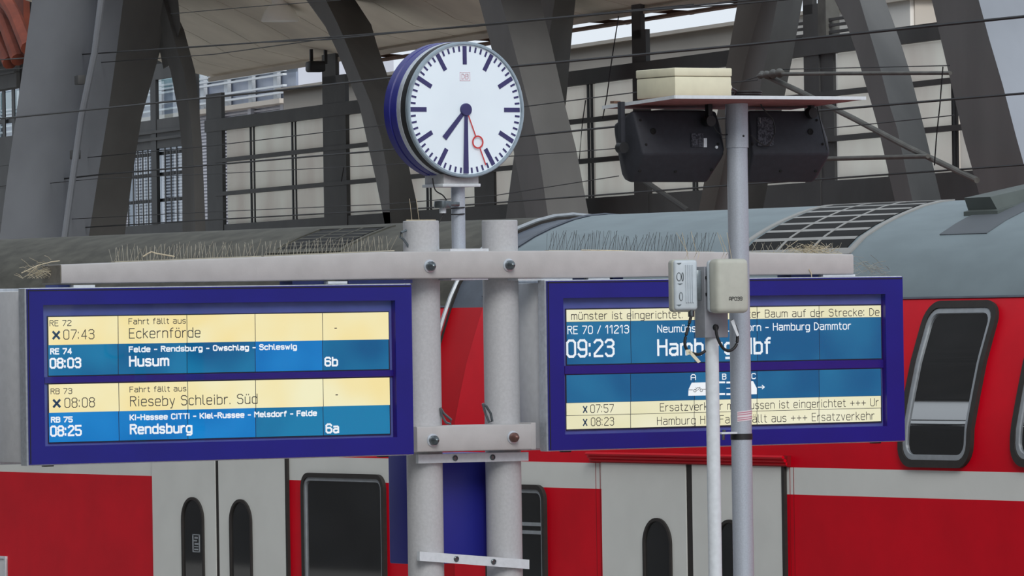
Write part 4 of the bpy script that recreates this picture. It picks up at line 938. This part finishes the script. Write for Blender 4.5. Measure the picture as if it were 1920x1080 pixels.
# shelf: near edge from (1266,179) to (1622,183)
YN = -.36
n0, n1 = S.hit(1266, 180, YN), S.hit(1622, 182, YN); sx0, sx1 = n0.x, n1.x; zs = n0.z
dz_ = .03; mb = MB(); mb.hexa([(sx0, YN, zs - .012), (sx1, YN, zs - .012), (sx1, YN, zs), (sx0, YN, zs), (sx0, YN + .72, zs - .012 - dz_), (sx1, YN + .72, zs - .012 - dz_), (sx1, YN + .72, zs - dz_), (sx0, YN + .72, zs - dz_)]); sh = part('shelf', mb, M_rust, sp, 'flat shelf with reddish underside', smooth=0)
mb = MB(); mb.box(sx0 - .003, sx1 + .003, YN - .006, YN, zs - .014, zs + .004); mb.hexa([(sx0 - .006, YN, zs - .014), (sx0, YN, zs - .014), (sx0, YN, zs + .004), (sx0 - .006, YN, zs + .004), (sx0 - .006, YN + .72, zs - .014 - dz_), (sx0, YN + .72, zs - .014 - dz_), (sx0, YN + .72, zs + .004 - dz_), (sx0 - .006, YN + .72, zs + .004 - dz_)]); part('shelf_edge', mb, M_white, sh, smooth=0)
mb = MB(); q = S.hit(1144, 192, YN + .66); mb.box(q.x, sx0 + .05, YN + .62, YN + .66, q.z - .006, q.z + .006); part('support_bar', mb, M_brown, sh)
# cream box
q0, q1 = S.hit(1266, 178, YN + .02), S.hit(1372, 178, YN + .02)
eb = thing('junction_box', 'cream junction box with a lid on the loudspeaker shelf', 'box', S, ((q0.x + q1.x) / 2, YN + .2, zs + .004))
mb = MB(); mb.box(q0.x, q1.x, YN + .02, YN + .40, zs - .004, zs + .105, .006); part('case', mb, M_cream, eb)
mb = MB(); mb.box(q0.x - .003, q1.x + .003, YN + .017, YN + .403, zs + .108, zs + .152, .006); part('lid', mb, M_cream, eb)
mb = MB(); mb.box(q0.x + .004, q1.x - .004, YN + .026, YN + .39, zs + .1, zs + .112); part('lid_seal', mb, M_beamend, eb)
mb = MB(); mb.lathe([(.02, 0), (.02, .012), (.014, .02)], (q1.x, YN + .06, zs + .05), 16, 'x'); part('cable_gland', mb, M_cream, eb)
cl = S.hit(1399, 166, -.05)
mb = MB()
for k in range(3):
    mb.tube([(cl.x + (.078 + .003 * k) * math.cos(a * PI / 12), -.05 + .078 * math.sin(a * PI / 12), zs + .012 + k * .012) for a in range(25)], .006, 6)
mb.tube([(cl.x - .078, -.05, zs + .02), (cl.x - .11, -.12, zs + .04), (q1.x + .02, YN + .06, zs + .05)], .006, 6)
solo('cable_coil', mb, M_black, S, (cl.x, -.05, zs + .006), 'coil of black cable lying on the loudspeaker shelf', 'cable')
# loudspeakers
def spk_pts(flip, c):
    """corner points in image columns mirrored about c, with how far back each stands"""
    f = (lambda x: x) if not flip else (lambda x: 2 * c - x)
    return f
def speaker(label, pts, back, lbl_pts, hole_pts, yoke, flip):
    ys = .02
    hp = [S.hit(x, y, ys + d) for x, y, d in pts]
    base = (sum(p.x for p in hp) / len(hp), ys + .2, max(p.z for p in hp))
    t = thing('loudspeaker', label, 'loudspeaker', S, base)
    mb = MB(); mb.hull(hp, .014, 3); part('cabinet', mb, M_spk, t, smooth=40)
    return t, ys
# left speaker: main panel, lower chin and the slanting left end
Lp = [(1186, 207, .06), (1341, 207, .06), (1359, 288, 0), (1206, 289, 0), (1180, 342, .14), (1325, 342, .14), (1149, 236, .24), (1166, 327, .26), (1158, 240, .2), (1192, 214, .34), (1352, 240, .34), (1172, 338, .34), (1318, 338, .34), (1352, 262, .3)]
lt, ys = speaker('black loudspeaker left of the pole under the shelf', Lp, .34, None, None, None, False)
Rp = [(1402, 207, .06), (1534, 207, .06), (1556, 289, 0), (1411, 289, 0), (1400, 342, .14), (1524, 342, .14), (1552, 262, .2), (1532, 333, .2), (1530, 230, .34), (1385, 225, .34), (1383, 338, .34), (1515, 335, .34)]
rt, ys = speaker('black loudspeaker right of the pole under the shelf', Rp, .34, None, None, None, True)
def on_panel(px, py):
    """point on the speakers' main sloping panel"""
    k = (289 - py) / 82.0; return S.hit(px, py, .02 + .06 * k - .004)
def on_chin(px, py):
    k = (py - 289) / 53.0; return S.hit(px, py, .02 + .14 * k - .004)
def dots(t, lst, f, r=.007):
    for px, py in lst:
        q = f(px, py); mb = MB(); mb.lathe([(r, .006), (r, 0), (r * .5, -.002), (0, -.002)], (q.x, q.y, q.z), 14, 'y'); part('screw_hole', mb, M_dark, t)
dots(lt, [(1201, 225), (1212, 271), (1347, 270)], on_panel); dots(rt, [(1532, 225), (1543, 270), (1411, 270)], on_panel)
dots(lt, [(1200, 320), (1267, 321), (1335, 318)], on_chin, .009); dots(rt, [(1464, 320), (1530, 320)], on_chin, .009)
for t, cx_, cy_ in ((lt, 1225, 246), (rt, 1520, 247)):
    q = on_panel(cx_, cy_); mb = MB(); mb.lathe([(.018, .004), (.018, -.001), (.013, -.002), (.010, .001), (0, .001)], tuple(q), 20, 'y'); part('port', mb, M_dark, t)
def plate(t, nm, px0, py0, px1, py1, m, f=on_panel, d=.003):
    a, b, c, e = f(px0, py1), f(px1, py1), f(px1, py0), f(px0, py0)
    mb = MB(); mb.prism([a, b, c, e], (0, -d, 0)); return part(nm, mb, m, t, smooth=0)
M_lbl = mat('weathered label', srgb(70, 72, 80), 0.8, 0, 0.5, 90, col2=srgb(40, 42, 50), thr=(.45, .55))
plate(lt, 'rating_label', 1296, 250, 1318, 276, M_lbl); plate(lt, 'sticker', 1319, 259, 1325, 276, M_white); plate(rt, 'rating_label', 1420, 220, 1450, 274, M_lbl); plate(rt, 'sticker', 1421, 221, 1426, 237, M_silv)
q = on_panel(1343.5, 276); mb = MB(); mb.lathe([(.0, -.003), (.008, -.003), (.009, .002)], tuple(q), 14, 'y'); part('status_lamp', mb, M_white, lt)
def yoke(t, pts, w, y, ob, flip=False):
    a = [S.hit(px, py, y) for px, py in pts]
    mb = MB(); mb.box(a[0].x - w / 2, a[0].x + w / 2, y, y + .035, a[-1].z - .02, zs - .012, .002); g_ = part('yoke', mb, ob, t)
    mb = MB(); mb.lathe([(.03, -.006), (.03, .04), (.02, .04)], (a[0].x, y, a[-1].z - .005), 20, 'y'); part('yoke_pivot', mb, M_black, t)
yoke(lt, [(1168, 195), (1168, 275)], .026, .12, M_spk); yoke(lt, [(1332, 195), (1332, 225)], .028, .0, M_black); yoke(rt, [(1524, 195), (1524, 210)], .024, .04, M_black)
cable([(1422, 186), (1432, 205), (1449, 225), (1452, 250), (1440, 272), (1424, 268), (1408, 253)], .0042, 'thin black cable looping over the right loudspeaker', S, .0)
cable([(1335, 215), (1340, 240), (1352, 252), (1366, 252)], .0035, 'thin black cable from the left loudspeaker to the pole', S, .0)
cable([(1532, 200), (1540, 235), (1551, 282)], .003, 'thin black cord down the right end of the right loudspeaker', S, .0)
# tape with printed lines
zt0, zt1 = S.hit(1395, 789, -.057).z, S.hit(1395, 770, -.057).z
tpn = thing('warning_tape', 'white tape with pink lines round the loudspeaker pole', 'tape', S, (0, 0, zt0))
def band(z0, z1, r, m, nm, a0=200, a1=350, par=None, tilt=0.0, name=None):
    mb = MB(); rg = []
    for k in range(21):
        a = math.radians(a0 + (a1 - a0) * k / 20); dz = tilt * math.cos(a)
        rg.append([(r * math.cos(a), r * math.sin(a), z0 + dz), (r * math.cos(a), r * math.sin(a), z1 + dz), ((r - .002) * math.cos(a), (r - .002) * math.sin(a), z1 + dz), ((r - .002) * math.cos(a), (r - .002) * math.sin(a), z0 + dz)])
    mb.loft([[Vector(v) for v in r_] for r_ in rg]); return part(nm, mb, m, par)
band(zt0, zt1, .0585, M_tape, 'tape_band', 215, 395, tpn, .006)
for k in (0.12, .32, .62, .82): band(zt0 + (zt1 - zt0) * k, zt0 + (zt1 - zt0) * (k + .08), .0592, M_tapep, 'tape_line', 217, 390, tpn, .006)
zc = S.hit(1392, 819, -.06).z
cm = thing('pole_clamp', 'black clamp strap with white arm joining the two poles', 'clamp', S, (0, 0, zc))
band(zc - .016, zc + .016, .060, M_black, 'strap', 0, 360, cm)
qa, qb = S.hit(1349, 813, -.03), S.hit(1376, 812, -.03)
mb = MB(); mb.box(qa.x, qb.x + .01, -.05, -.01, qa.z - .004, qa.z + .007, .002); part('arm', mb, M_white, cm)
mb = MB(); mb.box(qa.x + .02, qa.x + .035, -.03, -.02, qa.z - .035, qa.z, .001); mb.cyl(qa.x + .03, -.03, qa.z + .005, qa.z + .02, .01, 10); part('clamp_screw', mb, M_bolt, cm)

# ---------------------------------------------------------------- access point pole
ap = thing('access_point_pole', 'slim white pole with grey bracket sheet holding the two access points', 'pole', A, (0, 0, 0))
zk = A.hit(1330, 633, 0).z; zkt = A.hit(1330, 500, 0).z
mb = MB(); mb.cyl(0, 0, 0, zk + .02, .0365, 32); part('pole', mb, M_white, ap)
mb = MB(); mb.cyl(0, 0, 0, .02, .11, 24); part('base_plate', mb, M_white, ap)
mb = MB(); mb.box(-.075, .075, -.05, .05, zk, zkt, .004); bk = part('bracket_sheet', mb, mat('grey bracket sheet', srgb(150, 154, 162), 0.5, .2, .08, 20), ap)
for py in (521, 552):
    z = A.hit(1310, py, -.06).z; mb = MB(); mb.tube([(-.07, -.056, z), (0, -.06, z + .004), (.07, -.056, z)], .008, 8); mb.tube([(-.06, -.062, z - .01), (-.06, -.062, z + .02)], .006, 6); part('band_clamp', mb, M_black, ap)
# right access point
q0, q1 = A.hit(1346, 540, -.2), A.hit(1406, 540, -.2); z1 = A.hit(1370, 485, -.2).z; z0 = A.hit(1370, 587, -.2).z
a2 = thing('access_point', 'pale grey access point box marked AP039 in front of the pole', 'access point', A, ((q0.x + q1.x) / 2, -.13, z0))
mb = MB(); mb.box(q0.x, q1.x, -.2, -.1, z0, z1, .028, 4); part('cover', mb, M_apc, a2)
mb = MB(); mb.box(q0.x + .006, q1.x - .006, -.115, -.07, z0 + .006, z1 - .006, .02, 3); part('back_shell', mb, M_apw, a2)
mb = MB(); mb.box(q0.x + .05, q1.x - .05, -.075, -.045, z0 + .08, z1 - .08, .004); part('mounting_plate', mb, M_bolt, a2)
def aput(fr, par, text, pl, pr, pyb, pyt, y, wpx, m):
    a = fr.hit(pl, pyb, y); b = fr.hit(pr, pyb, y); c = fr.hit(pl, pyt, y)
    part('lettering', lettering(text, a.x, b.x, a.z, c.z - a.z, wpx / 346.0, y), m, par, smooth=0, recalc=False)
aput(A, a2, 'AP039', 1367, 1392, 564, 556.5, -.2015, 1.1, M_ink)
# left access point, turned the other way: its ribbed back is seen
Lf = Fr(A.W((-.13, -.02, 0)), math.radians(12))
q0, q1 = Lf.hit(1260, 540, -.05), Lf.hit(1326, 540, -.05); z1 = Lf.hit(1290, 486, -.05).z; z0 = Lf.hit(1290, 585, -.05).z
a1 = thing('access_point', 'white access point with ribbed back left of the bracket sheet', 'access point', Lf, ((q0.x + q1.x) / 2, -.0, z0))
mb = MB(); mb.box(q0.x, q1.x - .055, -.05, .05, z0, z1, .022, 4); part('cover', mb, M_apc, a1)
mb = MB(); mb.box(q0.x + .01, q1.x - .055, -.062, .0, z0 + .01, z1 - .004, .016, 3); part('back_shell', mb, M_apw, a1)
for px in (1287, 1291, 1295, 1299):
    x = Lf.hit(px, 540, -.064).x; mb = MB(); mb.box(x - .003, x + .003, -.07, -.06, z0 + .05, z1 - .03, .001, 1); part('rib', mb, M_apw, a1)
for (px, py, w_, h_) in ((1273, 495, 9, 3), (1273, 573, 9, 3), (1275, 533, 10, 2.5)):
    q = Lf.hit(px, py, -.063); mb = MB(); mb.prism([(q.x - w_ / 692, -.0635, q.z + h_ / 692), (q.x + w_ / 692, -.0635, q.z + h_ / 500), (q.x + w_ / 692, -.0635, q.z + h_ / 900), (q.x, -.0635, q.z - h_ / 692)], (0, .002, 0)); part('moulded_mark', mb, M_bolt, a1, smooth=0)
for (px, py, rw, rh) in ((1273, 519, .012, .022), (1277, 556, .009, .022), (1280, 519, .005, .022)):
    q = Lf.hit(px, py, -.063); mb = MB(); mb.tube([(q.x + rw * math.cos(k * PI / 8), -.063, q.z + rh * math.sin(k * PI / 8)) for k in range(17)], .002, 5); part('moulded_mark', mb, M_bolt, a1)
q = Lf.hit(1296, 590, -.03); mb = MB(); mb.cyl(q.x, -.03, q.z - .012, z0 + .02, .017, 18, .002); part('cable_gland', mb, M_bolt, a1)
mb = MB(); mb.box(q1.x - .06, q1.x - .03, -.05, .0, z0 + .06, z1 - .06, .004); part('mounting_plate', mb, M_bolt, a1)
cable([(1296, 592), (1290, 615), (1284, 640), (1288, 656), (1300, 663), (1312, 664), (1322, 658)], .0085, 'black cable hanging under the white access point', A, -.06)
cable([(1342, 612), (1345, 632), (1356, 653), (1370, 657), (1381, 645), (1382, 622), (1373, 600)], .0085, 'black cable looping under the pale grey access point', A, -.11)
mb = MB(); q = A.hit(1342, 614, -.053); mb.lathe([(.016, -.01), (.018, .0), (.018, .006)], (q.x, -.05, q.z), 18, 'y'); solo('grommet', mb, M_black, A, (q.x, -.05, q.z), 'black grommet in the front of the bracket sheet', 'grommet')
a_, b_ = A.hit(1372, 600, -.13), A.hit(1384, 630, -.13)
mb = MB(); mb.prism([A.hit(1370, 602, -.125), A.hit(1376, 599, -.125), A.hit(1386, 629, -.125), A.hit(1382, 631, -.125)], (0, .003, 0)); solo('cable_tag', mb, M_white, A, tuple(a_), 'white tag on the cable loop right of the slim pole', 'tag', smooth=0)
mb = MB(); mb.prism([A.hit(1290, 660, -.075), A.hit(1296, 658, -.075), A.hit(1314, 678, -.075), A.hit(1309, 681, -.075)], (0, .003, 0)); mb.prism([A.hit(1286, 656, -.075), A.hit(1294, 655, -.075), A.hit(1295, 664, -.075), A.hit(1288, 666, -.075)], (0, .003, 0)); solo('cable_tag', mb, M_cream, A, tuple(A.hit(1300, 670, -.075)), 'cream tag on the cable left of the slim pole', 'tag', smooth=0)

# ---------------------------------------------------------------- bird spikes, nests, twigs
def spikes(px0, px1, top, label, npx, hpx, y0=-.2, y1=-.02, lean=0.25, fr=P, m=None, base=True, grp='bird spike strips on the beam'):
    xs, xe = fr.hit(px0, 500, y0).x, fr.hit(px1, 500, y0).x
    q = fr.hit((px0 + px1) / 2, top((px0 + px1) / 2), y0)
    t = thing('bird_spike_strip', label, 'bird spikes', fr, ((xs + xe) / 2, (y0 + y1) / 2, q.z), grp)
    mb = MB(); n = max(2, int((px1 - px0) / npx))
    if base:
        bb = MB()
        zz0, zz1 = fr.hit(px0, top(px0), y0).z, fr.hit(px1, top(px1), y0).z
        bb.hexa([(xs, -.14, zz0), (xs, -.09, zz0), (xs, -.09, zz0 + .006), (xs, -.14, zz0 + .006), (xe, -.14, zz1), (xe, -.09, zz1), (xe, -.09, zz1 + .006), (xe, -.14, zz1 + .006)])
        part('base_strip', bb, M_spike, t)
    for i in range(n):
        k = (i + random.random() * .5) / n; px = px0 + (px1 - px0) * k; zz = fr.hit(px, top(px), y0).z
        x = xs + (xe - xs) * k; h = hpx / 316 * random.uniform(.75, 1.1)
        for sy, sl in ((y0 + .08, random.uniform(-.02, .03)), (y0 + .10, lean * h + random.uniform(-.01, .02))):
            mb.tube([(x, sy, zz), (x + sl, sy + (-.05 if sy < y0 + .09 else .06), zz + h)], .0013, 3)
    part('spike', mb, m or M_spike, t, kind='stuff'); return t
topf = lambda px: 496 + (px - 115) * (482 - 496) / 365 if px < 480 else 482 + (px - 480) * (-10) / 240 if px < 720 else 470.5 if px < 1100 else 470 + (px - 1100) * 6.5 / 500
spikes(225, 500, topf, 'row of bird spikes on the beam above the left board', 7, 30)
spikes(505, 750, topf, 'row of bird spikes on the beam in front of the dark roof louvre', 8, 28)
spikes(1040, 1350, topf, 'row of dark bird spikes on the beam above the right board', 6.5, 36, m=mat('dark spike wire', srgb(74, 76, 78), .5, .3, .2, 20), lean=.3)
spikes(1410, 1590, topf, 'row of bird spikes on the beam right of the loudspeaker pole', 12, 20)
def twig(fr, pts, r, label, y, m=None, group=None):
    q = [fr.hit(px, py, y) for px, py in pts]; mb = MB(); mb.tube(q, r, 5); return solo('dry_twig', mb, m or M_straw, fr, tuple(q[0]), label, 'twig', group)
twig(P, [(268, 481), (276, 476), (284, 472), (292, 475), (304, 477), (327, 481)], .004, 'pale bent twig lying on the beam above the left board', -.18)
twig(P, [(1517, 505), (1521, 512), (1522, 521), (1530, 526), (1539, 534)], .0035, 'straw hanging off the right end of the beam', -.24)
twig(P, [(40, 512), (70, 498), (96, 491), (112, 489)], .003, 'long straw sticking out left of the beam end', -.16)
twig(P, [(1090, 469), (1150, 470), (1210, 472)], .0035, 'straight pale stalk lying on the beam above the right board', -.22)
def nest(label, fr, cx_, cy_, wpx, hpx, n, y, m=None):
    q = fr.hit(cx_, cy_, y); t = thing('straw_tuft', label, 'straw', fr, tuple(q), kind='stuff')
    mb = MB()
    for i in range(n):
        x, yy = cx_ + random.gauss(0, wpx / 2.6), cy_ - abs(random.gauss(0, hpx / 2)); a = random.uniform(-.9, .9); l = random.uniform(.3, 1) * wpx * .4
        mb.tube([fr.hit(x - l * math.cos(a), min(cy_ + 2, yy + l * math.sin(a)), y), fr.hit(x, yy - 2, y + random.uniform(-.03, .05)), fr.hit(x + l * math.cos(a), min(cy_ + 2, yy - l * math.sin(a)), y + random.uniform(-.05, .05))], .0014, 3)
    part('straw', mb, m or M_straw, t, kind='stuff'); return t
nest('tuft of dry straw on the beam near its right end', P, 1520, 473, 60, 10, 60, -.12)
nest('loose straw tuft at the left end of the beam', P, 74, 520, 46, 30, 46, -.1)
nest('fine straw haze beyond the right end of the beam', P, 1628, 516, 46, 28, 40, -.1, mat('grey fine straw', srgb(150, 150, 142), .8, 0, .2, 20))
for (px, py0, lab) in ((768, 370, 'two thin wires on top of the left post'),):
    t = thing('bird_spike_strip', lab, 'bird spikes', P, (PX[0], 0, zt))
    mb = MB(); 
    for a, b in ((-.06, -.075), (-.01, -.03)): mb.tube([(PX[0] + a, 0, zt - .01), (PX[0] + b, 0, zt + .13)], .0017, 4)
    mb.tube([(PX[0] - .1, 0, zt + .002), (PX[0] + .1, 0, zt + .002)], .005, 5)
    part('spike', mb, M_straw, t)
for (lst, par, fr, y, lab) in ((((1283, 1290, 1268, 436), (1291, 1288, 1279, 436), (1300, 1306, 1296, 434), (1308, 1311, 1308, 470)), a1, A, -.03, 'bird wires standing on the white access point'), (((1352, 1358, 1345, 436), (1358, 1364, 1350, 440), (1372, 1370, 1363, 436)), a2, A, -.12, 'bird wires standing on the pale grey access point')):
    q = fr.hit(lst[0][0], 487, y)
    t = thing('bird_spike_strip', lab, 'bird spikes', fr, tuple(q))
    for (xb0, xm, xt, yt) in lst:
        mb = MB(); mb.tube([fr.hit(xb0, 487, y), fr.hit(xm, 474, y), fr.hit(xt, yt, y)], .0015, 4); part('spike', mb, M_straw, t)
